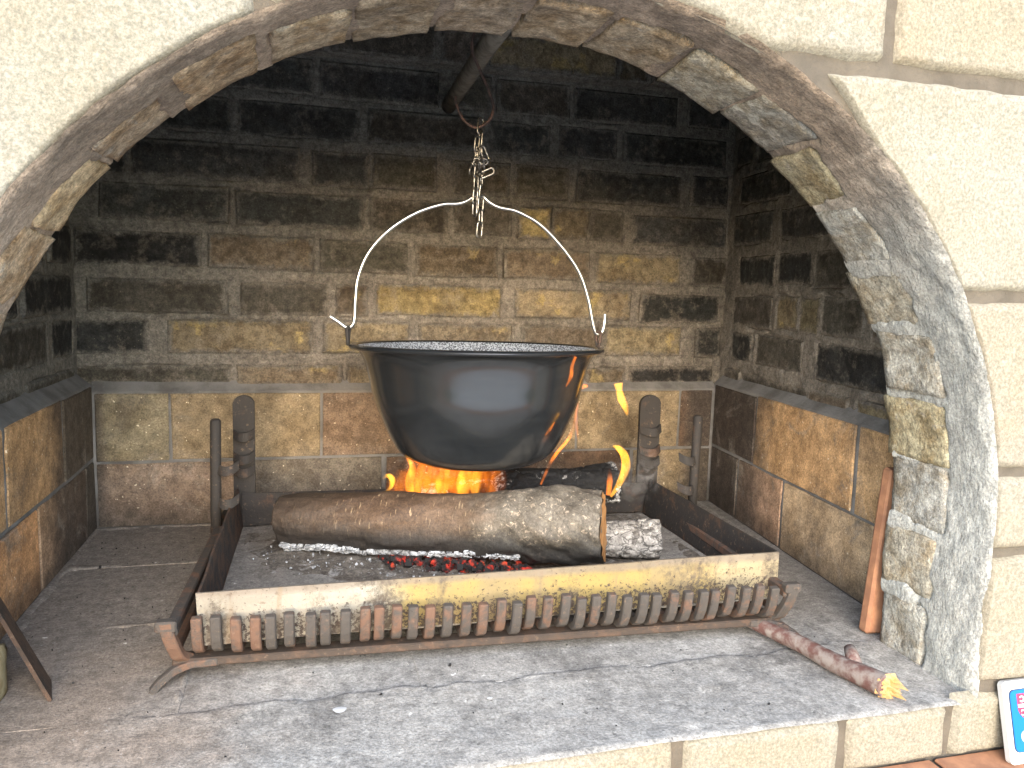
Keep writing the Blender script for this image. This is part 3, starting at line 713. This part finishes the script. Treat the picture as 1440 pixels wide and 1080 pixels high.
spots.append(((.0105, -.004, .090), (.3, 1.1, .2))); spots.append(((-.011, -.003, .098), (.2, .5, 1.0))); spots.append(((.006, -.004, .118), (.0, -.5, .3)))
for k, (l, e) in enumerate(spots):
    o = lk if k == 0 else lk.copy()
    if k: COL.objects.link(o); o.parent = ch
    o.location = l; o.rotation_euler = e
# ================================================================== KETTLE
KX, KY = .2625, 1.18
kt = thing('kettle', 'black enamel kettle with speckled inside hanging over the fire', 'kettle', (KX-.002, KY, .197)); kt.rotation_euler = (-.034, 0, 0)
def lathe(name, prof, m, parent, seg=96, flip=False):
    P = np.zeros((seg, len(prof), 3))
    for i in range(seg):
        a = 2*math.pi*i/seg
        for j, (r, z) in enumerate(prof): P[i, j] = (r*math.cos(a), r*math.sin(a), z)
    return grid(name, P, m, parent, True, flip, True)
def sm(pr, n=6): return [(p.x, p.y) for p in spline([(a, b, 0) for a, b in pr], n)]
body = sm([(.0005, 0), (.07, .0005), (.094, .004), (.116, .016), (.131, .037), (.145, .065), (.158, .098), (.166, .132), (.173, .156), (.179, .169), (.186, .178)], 6)
lathe('body', body, 'enamel', kt)
inn = [(max(r-.0035, .0005), z+.003) for r, z in body][::-1]
lathe('interior', inn, 'speckle', kt)
bead = [(.1905+.0062*math.cos(a), .1795+.0042*math.sin(a)) for a in np.linspace(0, 2*math.pi, 13)]
lathe('rim', bead, 'enamel', kt)
for s in (-1, 1):
    tube('lug', [(s*.195+s*.004*(1 if s > 0 else .6)*k_/8, -.002+.004*math.sin(a), .195+.012*math.cos(a)) for k_, a in enumerate(np.linspace(0, 2*math.pi, 17)[:-1])], .0027, 'dark_iron', kt, 8, closed=True)
hp = [(-.2275, 0, .227), (-.214, 0, .2185), (-.2045, 0, .2115), (-.1965, 0, .2115), (-.191, 0, .221), (-.1895, 0, .250), (-.1855, 0, .285), (-.170, 0, .322), (-.140, 0, .356), (-.100, 0, .383), (-.060, 0, .398), (-.036, 0, .4005), (-.022, 0, .405), (-.009, 0, .413), (-.002, 0, .4145),
      (.005, 0, .413), (.016, 0, .405), (.032, 0, .3985), (.060, 0, .394), (.098, 0, .376), (.136, 0, .342), (.166, 0, .304), (.183, 0, .262), (.191, 0, .228), (.1965, 0, .2105), (.203, 0, .2055), (.2095, 0, .211), (.2125, 0, .224), (.213, 0, .239)]
tube('handle', spline([(a*.985, b, c-.003) for a, b, c in hp], 6), .003, 'bright_steel', kt, 10)
# ================================================================== GRATE
gr = thing('fire_grate', 'rusty iron fire grate with upturned front teeth and corner uprights', 'grate', (.26, 1.14, 0), -.040)
def G(x, y, z): return (x-.26, y-1.14, z)
path = [G(0.26, y, z) for y, z in ((1.36, .033), (1.1, .033), (.945, .033), (.925, .0355), (.913, .043), (.907, .055), (.9035, .070), (.902, .083))]
b0 = None; nb = 36
for k in range(nb):
    x = -.112+k*(.735/(nb-1))
    if b0 is None: b0 = sweep_flat('grate_bar', path, .0122, .0105, (1, 0, 0), 'rusty_bar', gr); o = b0
    else: o = b0.copy(); COL.objects.link(o)
    o.parent = gr; o.location = (x-.26+random.uniform(-.0015, .0015), random.uniform(-.002, .002), random.uniform(-.0015, .0015)); o.rotation_euler = (random.uniform(-.012, .012), 0, random.uniform(-.008, .008))
cbox('front_rail', G(-.142, .920, .0165), G(.648, .944, .0268), 'rust_brown', gr, .002)
cbox('rear_rail', G(-.142, 1.335, .0165), G(.648, 1.36, .0268), 'rust_brown', gr, .002)
for s, x in ((-1, -.146), (1, .640)):
    cbox('side_rail', G(x, .905, .062), G(x+.014, 1.40, .076), 'rusty_bar', gr, .002)
    cbox('side_rail', G(x+.002, .93, .028), G(x+.012, 1.40, .040), 'rusty_bar', gr, .002)
    sweep_flat('corner_bracket', [G(x+.008+s*.006, .905, .081), G(x+.008+s*.004, .906, .066), G(x+.008, .910, .050), G(x+.008-s*.004, .918, .034), G(x+.008-s*.012, .93, .024)], .015, .011, (1, 0, 0), 'rusty_bar', gr)
    cbox('bracket_lip', G(x-.010*(s < 0), .900, .069), G(x+.014+.010*(s > 0), .914, .082), 'rusty_bar', gr, .002)
for sx, sy, x, y in ((-1, -1, -.122, .925), (1, -1, .632, .925), (-1, 1, -.122, 1.35), (1, 1, .632, 1.35)):
    sweep_flat('leg', [G(x-sx*.03, y, .021), G(x, y+sy*.002, .0205), G(x+sx*.016, y+sy*.008, .017), G(x+sx*.030, y+sy*.018, .008), G(x+sx*.038, y+sy*.026, .0)], .012, .009, (0.2*sx, 1, 0), 'rusty_bar', gr)
# uprights for spits
def upright_flat(x, y, top, wd):
    pts = []; n = 8; V = []; F = []
    out = [(-wd/2, .03), (-wd/2, top-wd*.42)]+[(-wd/2*math.cos(a), top-wd*.42+wd*.42*math.sin(a)) for a in np.linspace(.2, math.pi-.2, 9)]+[(wd/2, top-wd*.42), (wd/2, .03)]
    for d in (-.004, .004):
        for a, b in out: V.append(G(x+a, y+d, b))
    N = len(out); F = [tuple(range(N)), tuple(range(2*N-1, N-1, -1))]
    for k in range(N): F.append((k, N+k, N+(k+1) % N, (k+1) % N))
    o = mk('upright', V, F, 'dark_iron', gr)
    bm = bmesh.new(); bm.from_mesh(o.data); bmesh.ops.recalc_face_normals(bm, faces=bm.faces); bm.to_mesh(o.data); bm.free()
    return o
def hook(x0, x1, y, z, par, s=1):
    o = sweep_flat('spit_hook', spline([G(x0, y, z), G((x0*2+x1)/3, y-.012, z-.004), G((x0+2*x1)/3, y-.014, z-.003), G(x1, y-.002, z+.003)], 4), .016, .0035, (0, .35, 1), 'dark_iron', par); return o
for x, wd in ((-.112, .036), (.640, .042)):
    u_ = upright_flat(x, 1.40, .272, wd)
    for z in (.205, .165, .142): hook(x-wd*.46, x+wd*.50, 1.394, z, u_)
for x, s in ((-.142, 1), (.686, -1)):
    r_ = tube('upright_rod', [G(x-.002, 1.285, .04), G(x-.001, 1.285, .15), G(x, 1.285, .247), G(x, 1.285, .2505)], [.0085, .0085, .0085, .0055], 'dark_iron', gr, 12)
    for z in (.172, .118): hook(x, x+s*.034, 1.285, z, r_, s)
# ================================================================== ASH PAN
pn = thing('ash_pan', 'shallow sheet metal fire tray with scorched yellow front on the grate', 'tray', (.265, 1.16, .04))
def Q(p): return (p[0]-.265, p[1]-1.16, p[2]-.04)
def sheet(name, a, b, c, d, th, m, nu=40, nv=8, wob=.0015, seed=0):
    a, b, c, d = (np.array(Q(t)) for t in (a, b, c, d)); n = np.cross(b-a, d-a); n /= np.linalg.norm(n)
    U, W = np.meshgrid(np.linspace(0, 1, nu), np.linspace(0, 1, nv), indexing='ij')
    P = (a*(1-U[..., None])+b*U[..., None])*(1-W[..., None])+(d*(1-U[..., None])+c*U[..., None])*W[..., None]
    P = P+n*(fbm(U*6, W*2, seed, 3, seed)*wob)[..., None]
    Vv = np.concatenate([(P+n*th/2).reshape(-1, 3), (P-n*th/2).reshape(-1, 3)]); N = nu*nv
    F = gridfaces(nu, nv)+[tuple(N+i for i in f[::-1]) for f in gridfaces(nu, nv)]
    ring = [i*nv for i in range(nu)]+[(nu-1)*nv+j for j in range(1, nv)]+[i*nv+nv-1 for i in range(nu-2, -1, -1)]+[j for j in range(nv-2, 0, -1)]
    for k in range(len(ring)): p, q = ring[k], ring[(k+1) % len(ring)]; F.append((p, N+p, N+q, q))
    o = mk(name, Vv, F, m, pn)
    bm = bmesh.new(); bm.from_mesh(o.data); bmesh.ops.recalc_face_normals(bm, faces=bm.faces); bm.to_mesh(o.data); bm.free(); return o
sheet('front_plate', (-.119, .934, .044), (.648, .934, .047), (.645, .931, .1125), (-.122, .930, .109), .003, 'pan', 60, 8, .002, 3)
sheet('side_plate', (-.1165, .938, .043), (-.105, 1.40, .043), (-.112, 1.40, .111), (-.1205, .938, .108), .003, 'dark_iron', 30, 6, .002, 4)
sheet('side_plate', (.642, .938, .043), (.640, 1.37, .043), (.652, 1.37, .108), (.646, .938, .111), .003, 'dark_iron', 30, 6, .002, 5)
sheet('rear_plate', (-.105, 1.405, .043), (.640, 1.375, .043), (.642, 1.378, .10), (-.105, 1.408, .10), .003, 'dark_iron', 30, 6, .002, 6)
sheet('floor_plate', (-.112, .940, .0415), (.640, .940, .0415), (.636, 1.37, .0415), (-.104, 1.40, .0415), .003, 'hearth', 40, 30, .003, 7)
# ================================================================== LOGS
def log_mesh(name, A, B, rf, m, parent, nl=90, ns=56, seed=0, amp=.003, crack=0, endcap=(True, True)):
    """A,B world ends; rf(t,ang)->radius; local x = along the log"""
    A = Vector(A); B = Vector(B); ln = (B-A).length; ax = (B-A).normalized(); s = ax.cross(Z).normalized(); tz = s.cross(ax)
    T, TH = np.meshgrid(np.linspace(0, 1, nl), np.linspace(0, 2*np.pi, ns, endpoint=False), indexing='ij')
    r = np.vectorize(rf)(T, TH)
    cx_, cy_ = np.cos(TH), np.sin(TH)
    r = r+fbm(T*ln*22+seed, cx_*2.2+5, cy_*2.2+5, 4, seed)*amp
    if crack:
        d1, d2 = worley(T*ln*crack, TH/(2*np.pi)*10, seed); r = r-(1-sst(0, .16, d2-d1))*.0045+(_h(np.floor(T*ln*crack).astype(np.int64), np.floor(TH*1.6).astype(np.int64), 0, seed)-.5)*.001
    P = np.stack([T*ln+(fbm(cx_*3, cy_*3, 1, 3, seed+3)*.004)*(T > .97), r*cx_, r*cy_], -1)
    o = grid(name, P, m, parent, True, False, False)
    me = o.data; bm = bmesh.new(); bm.from_mesh(me)
    bm.verts.ensure_lookup_table()
    for i in range(nl-1): bm.faces.new([bm.verts[k] for k in (i*ns+ns-1, (i+1)*ns+ns-1, (i+1)*ns, i*ns)]).smooth = True
    if endcap[0]: bm.faces.new([bm.verts[k] for k in range(ns)])
    if endcap[1]: bm.faces.new([bm.verts[(nl-1)*ns+k] for k in range(ns)])
    bmesh.ops.recalc_face_normals(bm, faces=list(bm.faces)); bm.to_mesh(me); bm.free()
    o.matrix_world = Matrix(((ax.x, s.x, tz.x, A.x), (ax.y, s.y, tz.y, A.y), (ax.z, s.z, tz.z, A.z), (0, 0, 0, 1)))
    return o, P, ln
LA, LB = (-.030, 1.262, .0925), (.425, 1.045, .1225)
def rl(t, a):
    r = .0445+.002*t-.003*float(sst(.06, 0, t))
    k = math.exp(-((t-.86)/.15)**2); r += k*(.0105+.0055*math.cos(a-1.2))
    r += .0035*float(sst(.66, .78, t))*(math.sin(a*7+t*31)*.35+math.sin(a*4-t*55)*.4+math.sin(a*11+t*83)*.25)+.004*math.exp(-((t-.66)/.03)**2)*max(0, math.cos(a-.3))+.0018*math.sin(a*3+t*7)+.001*math.sin(a*5-t*21)
    return r
lg1, PL, LL = log_mesh('log', LA, LB, rl, 'log', None, 190, 96, 11, .0048)
tag(lg1, 'large bark-covered log with a knotty sawn end lying across the tray', 'log')
cap_ = PL[-1].copy(); cen = cap_.mean(0)
V = [cen+np.array([.0015, 0, 0])]
for q in (.25, .5, .75, .96): V += [cen+(p-cen)*q+np.array([.0015+fbm(p[1]*60*q, p[2]*60*q, 0, 3, 4)*.0012, 0, 0]) for p in cap_]
n_ = len(cap_); F = [(0, 1+k, 1+(k+1) % n_) for k in range(n_)]
for q in range(3): F += [(1+q*n_+k, 1+(q+1)*n_+k, 1+(q+1)*n_+(k+1) % n_, 1+q*n_+(k+1) % n_) for k in range(n_)]
mk('cut_end', V, F, 'wood_cut', lg1, True)
# grey ash crust peeling under the log
V = []; F = []
def chunk(V, F, p, s, e=None):
    b = len(V); Rm = Euler(e or [random.uniform(0, 6) for _ in range(3)]).to_matrix()
    for c in ((-1, -1, -1), (1, -1, -1), (1, 1, -1), (-1, 1, -1), (-1, -1, 1), (1, -1, 1), (1, 1, 1), (-1, 1, 1)):
        v = Rm @ Vector([c[k]*s[k]*random.uniform(.6, 1.1) for k in range(3)]); V.append(tuple(Vector(p)+v))
    for f in ((0, 3, 2, 1), (4, 5, 6, 7), (0, 1, 5, 4), (1, 2, 6, 5), (2, 3, 7, 6), (3, 0, 4, 7)): F.append(tuple(b+k for k in f))
for k in range(150):
    t = .02+.74*k/150; a = -math.pi/2+.62+.10*math.sin(t*13)+random.uniform(-.10, .16)
    r = .0445+.002*t; yv, zv = r*math.cos(a), r*math.sin(a)
    chunk(V, F, (t*LL, yv, zv), (.0042, .0030, .0058), (a+1.57+random.uniform(-.3, .3), random.uniform(-.2, .2), random.uniform(-.3, .3)))
cro = mk('ash_crust', V, F, 'white_ash', lg1); cro['kind'] = 'stuff'
def rc(t, a): return .036+.004*math.sin(t*9+a*2)+.003*math.sin(a*3)
l2, _, _ = log_mesh('charred_log', (.20, 1.335, .098), (.545, 1.285, .128), rc, 'charred_wood', None, 110, 60, 17, .003, 34)
tag(l2, 'charred black log with grey ash flakes behind the bark log under the kettle', 'log')
l3, _, _ = log_mesh('ash_log', (.36, 1.175, .072), (.552, 1.118, .074), lambda t, a: .029+.003*math.sin(a*2+t*4), 'ash_white_wood', None, 70, 56, 23, .003, 30)
tag(l3, 'burnt log end coated in cracked white ash beside the sawn log end', 'log')
# embers and ash
U, W = np.meshgrid(np.linspace(-.095, .625, 150), np.linspace(.945, 1.36, 90), indexing='ij')
lx = np.interp(U, [-.03, .425], [1.262, 1.045])
md = np.exp(-((W-lx+.01)/.06)**2)*sst(-.09, .02, U)*sst(.60, .40, U)
hgt = .0425+.010*md*(1+.5*fbm(U*40, W*40, 1, 4, 3))+.0035*np.clip(fbm(U*16, W*16, 2, 5, 5), -.2, 1)+.002*np.clip(fbm(U*70, W*70, 2, 3, 6), 0, 1)
ab = grid('ash_bed', np.stack([U, W, hgt], -1), 'ash_dust'); ab['kind'] = 'stuff'; ab['label'] = 'grey ash bed covering the tray floor'; ab['category'] = 'ash'
V = []; F = []
for k in range(260):
    t = random.random(); x = .115+.215*t; y = 1.262-(x+.03)*.477-.028+random.gauss(-.008, .012)
    chunk(V, F, (x, y, .052+random.uniform(0, .014)*(1-abs(t-.5))), [random.uniform(.002, .006) for _ in range(3)])
em = mk('embers', V, F, 'ember'); em['kind'] = 'stuff'; em['label'] = 'red glowing embers under the bark log'; em['category'] = 'embers'
V = []; F = []
for k in range(160):
    x = random.gauss(.10, .10); y = 1.262-(x+.03)*.477-.05+random.gauss(-.006, .022)
    if not -.08 < x < .40 or not .95 < y < 1.3: continue
    s = random.uniform(.0006, .0018); chunk(V, F, (x, y, .0475+.006*math.exp(-((y-1.262+(x+.03)*.477)/.06)**2)), (s*1.3, s*random.uniform(.6, 1.2), s*.25))
a_ = mk('ash_flakes', V, F, 'white_ash'); a_['kind'] = 'stuff'; a_['label'] = 'white ash flakes scattered on the tray floor'; a_['category'] = 'ash'
V = []; F = []
for k in range(420):
    x = random.uniform(-.36, .72); y = random.choice((random.uniform(.72, 1.5), random.uniform(.95, 1.5)))
    s = random.uniform(.0004, .0013)*(2.2 if random.random() < .06 else 1); chunk(V, F, (x, y, .0012), (s, s*random.uniform(.5, 1), s*.5))
a_ = mk('charcoal_crumbs', V, F, 'charred_wood'); a_['kind'] = 'stuff'; a_['label'] = 'black charcoal crumbs scattered over the hearth'; a_['category'] = 'charcoal'
# ================================================================== FLAMES
def tongue(name, pts, wid, m, parent=None, flat=.55, n=6, halo=True):
    sp = spline(pts, n); N = len(sp); V = []; F = []; seg = 12
    wd = np.interp(np.linspace(0, 1, N), np.linspace(0, 1, len(wid)), wid)
    for i, p in enumerate(sp):
        t = (sp[min(i+1, N-1)]-sp[max(i-1, 0)]).normalized(); vx = Vector((.97, -.2, 0)); vx = (vx-t*vx.dot(t)).normalized(); vy = t.cross(vx)
        for k in range(seg): an = 2*math.pi*k/seg; V.append(p+vx*math.cos(an)*wd[i]+vy*math.sin(an)*wd[i]*flat)
    for i in range(N-1):
        for k in range(seg): F.append((i*seg+k, i*seg+(k+1) % seg, i*seg+seg+(k+1) % seg, i*seg+seg+k))
    F.append(tuple(range(seg))[::-1]); F.append(tuple(range((N-1)*seg, N*seg)))
    o = mk(name, V, F, m, parent, True)
    if halo:
        h = tongue('glow', pts, [w_*2.1+.001 for w_ in wid], 'flame_halo', o, flat, n, False)
    return o
fr_ = thing('flame', 'row of orange flames licking the kettle bottom behind the bark log', 'flame', (0, 0, 0))
for k, (x, y, h, wv, mm) in enumerate(((.172, 1.27, .075, .008, 'flame_thin'), (.188, 1.275, .07, .013, 'flame_orange'), (.206, 1.265, .068, .014, 'flame_orange'), (.226, 1.27, .066, .012, 'flame_core'), (.246, 1.262, .070, .012, 'flame_orange'), (.262, 1.272, .064, .013, 'flame_core'), (.283, 1.268, .066, .011, 'flame_core'), (.304, 1.262, .068, .007, 'flame_orange'), (.216, 1.24, .04, .012, 'flame_orange'), (.158, 1.285, .05, .012, 'flame_orange'), (.318, 1.28, .05, .010, 'flame_orange'), (.296, 1.30, .07, .012, 'flame_orange'), (.198, 1.30, .07, .016, 'flame_orange'), (.236, 1.295, .072, .016, 'flame_orange'), (.272, 1.29, .07, .015, 'flame_orange'), (.180, 1.25, .045, .007, 'flame_core'), (.252, 1.245, .05, .006, 'flame_core'))):
    dx = random.uniform(-.014, .004)
    tongue('tongue', [(x, y, .115), (x+dx*.3, y, .115+h*.4), (x+dx*.2+.004, y, .115+h*.75), (x+dx, y-.01, .115+h)], [wv*.5, wv, wv*.9, wv*.6, .001], mm, fr_)
def fl(pts, wid, m, label):
    return tag(tongue('flame', pts, wid, m, halo=False), label, 'flame')
fl([(.452, 1.085, .158), (.466, 1.085, .180), (.4745, 1.085, .203), (.4705, 1.085, .223), (.460, 1.085, .234), (.4515, 1.085, .237)], [.002, .0055, .0075, .0065, .0045, .0015], 'flame_yellow', 'bright yellow curling flame at the sawn end of the bark log')
fl([(.452, 1.095, .158), (.4535, 1.095, .180), (.452, 1.095, .200)], [.004, .005, .001], 'flame_thin', 'small dark orange flame left of the yellow curling flame')
fl([(.523, 1.2, .263), (.5195, 1.2, .278), (.511, 1.2, .293), (.5065, 1.2, .306), (.504, 1.2, .318)], [.001, .0065, .0075, .0055, .0085], 'flame_yellow', 'detached flame tongue floating right of the kettle')
fl([(.440, 1.2, .309), (.446, 1.2, .314), (.451, 1.2, .312)], [.001, .004, .001], 'flame_thin', 'tiny detached flame spot touching the right side of the kettle')
fl([(.128, 1.26, .132), (.137, 1.26, .140), (.1395, 1.26, .152), (.132, 1.26, .160), (.123, 1.26, .154)], [.001, .0035, .0055, .0045, .001], 'flame_yellow', 'small curled flame at the left behind the bark log')
fl([(.388, 1.24, .14), (.402, 1.22, .19), (.424, 1.2, .232), (.433, 1.2, .275), (.434, 1.2, .295)], [.002, .0035, .003, .0022, .0008], 'flame_thin', 'long thin orange flame rising past the right side of the kettle')
fl([(.436, 1.19, .220), (.430, 1.19, .245), (.431, 1.19, .27)], [.001, .003, .001], 'flame_thin', 'short thin flame beside the long flame at the kettle side')
fl([(.3455, 1.005, .338), (.354, 1.01, .352), (.358, 1.018, .366), (.364, 1.022, .378)], [.0006, .003, .0025, .002], 'flame_thin', 'thin flame streak in front of the kettle below its rim')
fl([(.3165, 1.0, .272), (.323, 1.0, .280), (.330, 1.0, .291)], [.0006, .0024, .0006], 'flame_thin', 'short flame streak in front of the lower right kettle side')
# ================================================================== LOOSE THINGS ON THE HEARTH
br = thing('branch', 'short reddish branch with a snapped pale end on the hearth edge', 'branch', (.64, .82, 0))
def Bq(p): return (p[0]-.64, p[1]-.82, p[2])
tube('stem', spline([Bq(p) for p in ((.603, .935, .016), (.618, .890, .015), (.632, .845, .0155), (.643, .800, .014), (.652, .765, .0155), (.664, .728, .016))], 8), list(np.interp(np.linspace(0, 1, 41), [0, .5, .62, .7, 1], [.0095, .0115, .0125, .0125, .0148])), 'branch_bark', br, 18)
tube('twig_stub', [Bq(p) for p in ((.654, .770, .018), (.662, .788, .026), (.666, .798, .031))], [.010, .0085, .007], 'branch_bark', br, 12)
V = []; F = []
for k in range(26):
    a = k*2.4; r = .0138*math.sqrt((k+.5)/26); p = Vector((.665+r*math.cos(a), .725, .016+r*math.sin(a))); ln = random.uniform(.003, .009)*(1.6 if math.cos(a) > .5 else .7)
    b = len(V); w_ = .0034
    for dx, dz in ((-w_, -w_), (w_, -w_), (w_, w_), (-w_, w_)): V.append(Bq((p.x+dx, p.y+.004, p.z+dz)))
    V.append(Bq((p.x+ln*.35, p.y-ln, p.z+random.uniform(-.002, .002))))
    F += [(b, b+1, b+4), (b+1, b+2, b+4), (b+2, b+3, b+4), (b+3, b, b+4)]
mk('broken_end', V, F, 'pale_wood', br)
sb = cbox('terracotta_slab', (.770, .8815, .0005), (.828, .8995, .236), 'terracotta', None, .003, Matrix.Rotation(.075, 3, 'Y'), .001)
tag(sb, 'orange terracotta slab standing on edge behind the right jamb', 'tile')
# rusty plate leaning at the left
d = Vector((-.057, .03, .094)).normalized(); wv = Vector((-.28, .96, 0)); nn = d.cross(wv).normalized(); p0 = Vector((-.271, .918, .001))
V = []; F = []
for s in (0, 1):
    for a, b in ((0, 0), (.20, 0), (.20, .04), (0, .05)): V.append(p0+d*a+wv*b+nn*(.004*s))
F = [(3, 2, 1, 0), (4, 5, 6, 7)]+[(k, (k+1) % 4, 4+(k+1) % 4, 4+k) for k in range(4)]
pl = mk('rusty_plate', V, F, 'rust_brown'); tag(pl, 'rusty iron plate leaning against the left firebox wall', 'plate')
st_ = lump('stone_lump', lambda u, v, w_: (-.358+u, .925+v, .03+w_), .07, .06, .06, 'lump_stone', None, (1, 1, 1, 1), 77, .006, 6)
st_.parent = None; tag(st_, 'pale yellow rough stone lump at the left edge of the hearth', 'stone')
# paint flecks on the hearth lip
for x, y, r, lb in ((.037, .832, .0065, 'larger white paint spot on the hearth front'), (.205, .822, .003, 'smaller white paint spot on the hearth front near the middle')):
    V = [(x, y, .0032)]+[(x+r*math.cos(a)*1.15*(1+.15*math.sin(3*a)), y+r*math.sin(a), .0022) for a in np.linspace(0, 2*math.pi, 15)[:-1]]
    o = mk('paint_spot', V, [(0, 1+k, 1+(k+1) % 14) for k in range(14)], 'plaque_white', None, True); tag(o, lb, 'paint spot', 'paint spots on the hearth')
# ================================================================== SOUVENIR PLAQUE
pq = thing('souvenir_plaque', 'small white and blue plaque with crest leaning on the ledge', 'plaque', (.8325, .676, -.0685))
pq.rotation_euler = (-math.radians(15), 0, .0)
def rrect(name, w_, h, r, y0, y1, m, zc, par=pq, xc=0):
    out = []
    for cx_, cz_, a0 in ((w_/2-r, h/2-r, 0), (-w_/2+r, h/2-r, 90), (-w_/2+r, -h/2+r, 180), (w_/2-r, -h/2+r, 270)):
        for k in range(7): a = math.radians(a0+15*k); out.append((cx_+r*math.cos(a), cz_+r*math.sin(a)))
    N = len(out); V = [(xc+a, y0, zc+b) for a, b in out]+[(xc+a, y1, zc+b) for a, b in out]
    F = [tuple(range(N)), tuple(range(2*N-1, N-1, -1))]+[(k, (k+1) % N, N+(k+1) % N, N+k) for k in range(N)]
    o = mk(name, V, F, m, par); bm = bmesh.new(); bm.from_mesh(o.data); bmesh.ops.recalc_face_normals(bm, faces=bm.faces); bm.to_mesh(o.data); bm.free(); return o
rrect('board', .068, .094, .006, -.0035, .0035, 'plaque_white', .047)
rrect('panel_border', .0525, .0715, .007, -.0041, -.003, 'plaque_edge', .0485)
bl = rrect('blue_panel', .0505, .0695, .0062, -.0047, -.003, 'plaque_blue', .0485)
def shield(w_, h, y, m, xc, zt, par):
    out = [(-w_/2, 0), (w_/2, 0), (w_/2, -h*.55)]+[(w_/2*math.cos(a), -h*.55-h*.45*math.sin(a)) for a in np.linspace(.2, math.pi-.2, 8)]+[(-w_/2, -h*.55)]
    N = len(out); V = [(xc+a, y, zt+b) for a, b in out]+[(xc+a, y+.001, zt+b) for a, b in out]
    F = [tuple(range(N))[::-1], tuple(range(N, 2*N))]+[(k, (k+1) % N, N+(k+1) % N, N+k) for k in range(N)]
    o = mk('crest', V, F, m, par); bm = bmesh.new(); bm.from_mesh(o.data); bmesh.ops.recalc_face_normals(bm, faces=bm.faces); bm.to_mesh(o.data); bm.free(); return o
XC = -.0025
cs = shield(.027, .029, -.0052, 'plaque_red', XC, .079, pq)
mk('cross', [(XC-.0022, -.0058, .079), (XC+.0022, -.0058, .079), (XC+.0022, -.0058, .0505), (XC-.0022, -.0058, .0505)], [(3, 2, 1, 0)], 'plaque_white', cs)
mk('cross', [(XC-.0135, -.0057, .0675), (XC+.0135, -.0057, .0675), (XC+.0135, -.0057, .0635), (XC-.0135, -.0057, .0635)], [(3, 2, 1, 0)], 'plaque_white', cs)
def text_mesh(body, size, loc, m, par, flipx=False, name='lettering'):
    cu = bpy.data.curves.new(name, 'FONT'); cu.body = body; cu.size = size; cu.extrude = .0003; cu.align_x = 'CENTER'; cu.offset = .0004
    t = bpy.data.objects.new(name, cu); COL.objects.link(t); dg = bpy.context.evaluated_depsgraph_get(); dg.update()
    me = bpy.data.meshes.new_from_object(t.evaluated_get(dg)); bpy.data.objects.remove(t)
    for v in me.vertices:
        c = v.co.copy(); v.co = Vector(((-c.x if flipx else c.x)+loc[0], loc[1]-c.z, c.y+loc[2]))
    if flipx: me.flip_normals()
    me.materials.clear(); me.materials.append(M[m]); o = bpy.data.objects.new(name, me); COL.objects.link(o); o.parent = par; return o
for sx in (-1, 1):
    for zc in (.0700, .0545): text_mesh('C', .0095, (XC+sx*.0072, -.0060, zc), 'plaque_white', cs, sx < 0, 'firesteel')
text_mesh('\u0421\u0420\u0411', .0165, (0.0, -.0052, .0245), 'plaque_white', pq)

# ================================================================== SMOKE WISP
def mat_smoke():
    m = bpy.data.materials.new('smoke'); m.use_nodes = True; t = m.node_tree; t.nodes.clear()
    out = t.nodes.new('ShaderNodeOutputMaterial'); v = t.nodes.new('ShaderNodeVolumePrincipled'); v.inputs['Color'].default_value = (.8, .8, .82, 1)
    tc = t.nodes.new('ShaderNodeTexCoord'); nz = t.nodes.new('ShaderNodeTexNoise'); nz.inputs['Scale'].default_value = 30; nz.inputs['Detail'].default_value = 4; nz.inputs['Distortion'].default_value = 1.6
    r = t.nodes.new('ShaderNodeMapRange'); r.inputs[1].default_value = .50; r.inputs[2].default_value = .72; r.inputs[3].default_value = 0; r.inputs[4].default_value = 1
    ln = t.nodes.new('ShaderNodeVectorMath'); ln.operation = 'LENGTH'
    sp = t.nodes.new('ShaderNodeVectorMath'); sp.operation = 'MULTIPLY'; sp.inputs[1].default_value = (1/.06, 1/.04, 1/.065)
    f = t.nodes.new('ShaderNodeMapRange'); f.inputs[1].default_value = .35; f.inputs[2].default_value = .98; f.inputs[3].default_value = 16; f.inputs[4].default_value = 0
    mu = t.nodes.new('ShaderNodeMath'); mu.operation = 'MULTIPLY'
    L = t.links.new; L(tc.outputs['Object'], nz.inputs['Vector']); L(nz.outputs['Fac'], r.inputs[0]); L(tc.outputs['Object'], sp.inputs[0]); L(sp.outputs[0], ln.inputs[0]); L(ln.outputs['Value'], f.inputs[0])
    L(r.outputs[0], mu.inputs[0]); L(f.outputs[0], mu.inputs[1]); L(mu.outputs[0], v.inputs['Density']); L(v.outputs[0], out.inputs['Volume']); M['smoke'] = m
mat_smoke()
P = np.zeros((28, 15, 3))
for i in range(28):
    for j in range(15):
        a = 2*math.pi*i/28; b = -math.pi/2+math.pi*j/14; P[i, j] = (.06*math.cos(a)*math.cos(b), .04*math.sin(a)*math.cos(b), .065*math.sin(b))
sk = grid('smoke', P, 'smoke', None, True, False, True); sk.location = (.565, 1.24, .155); sk['kind'] = 'stuff'; sk['label'] = 'thin grey smoke wisp right of the logs'; sk['category'] = 'smoke'
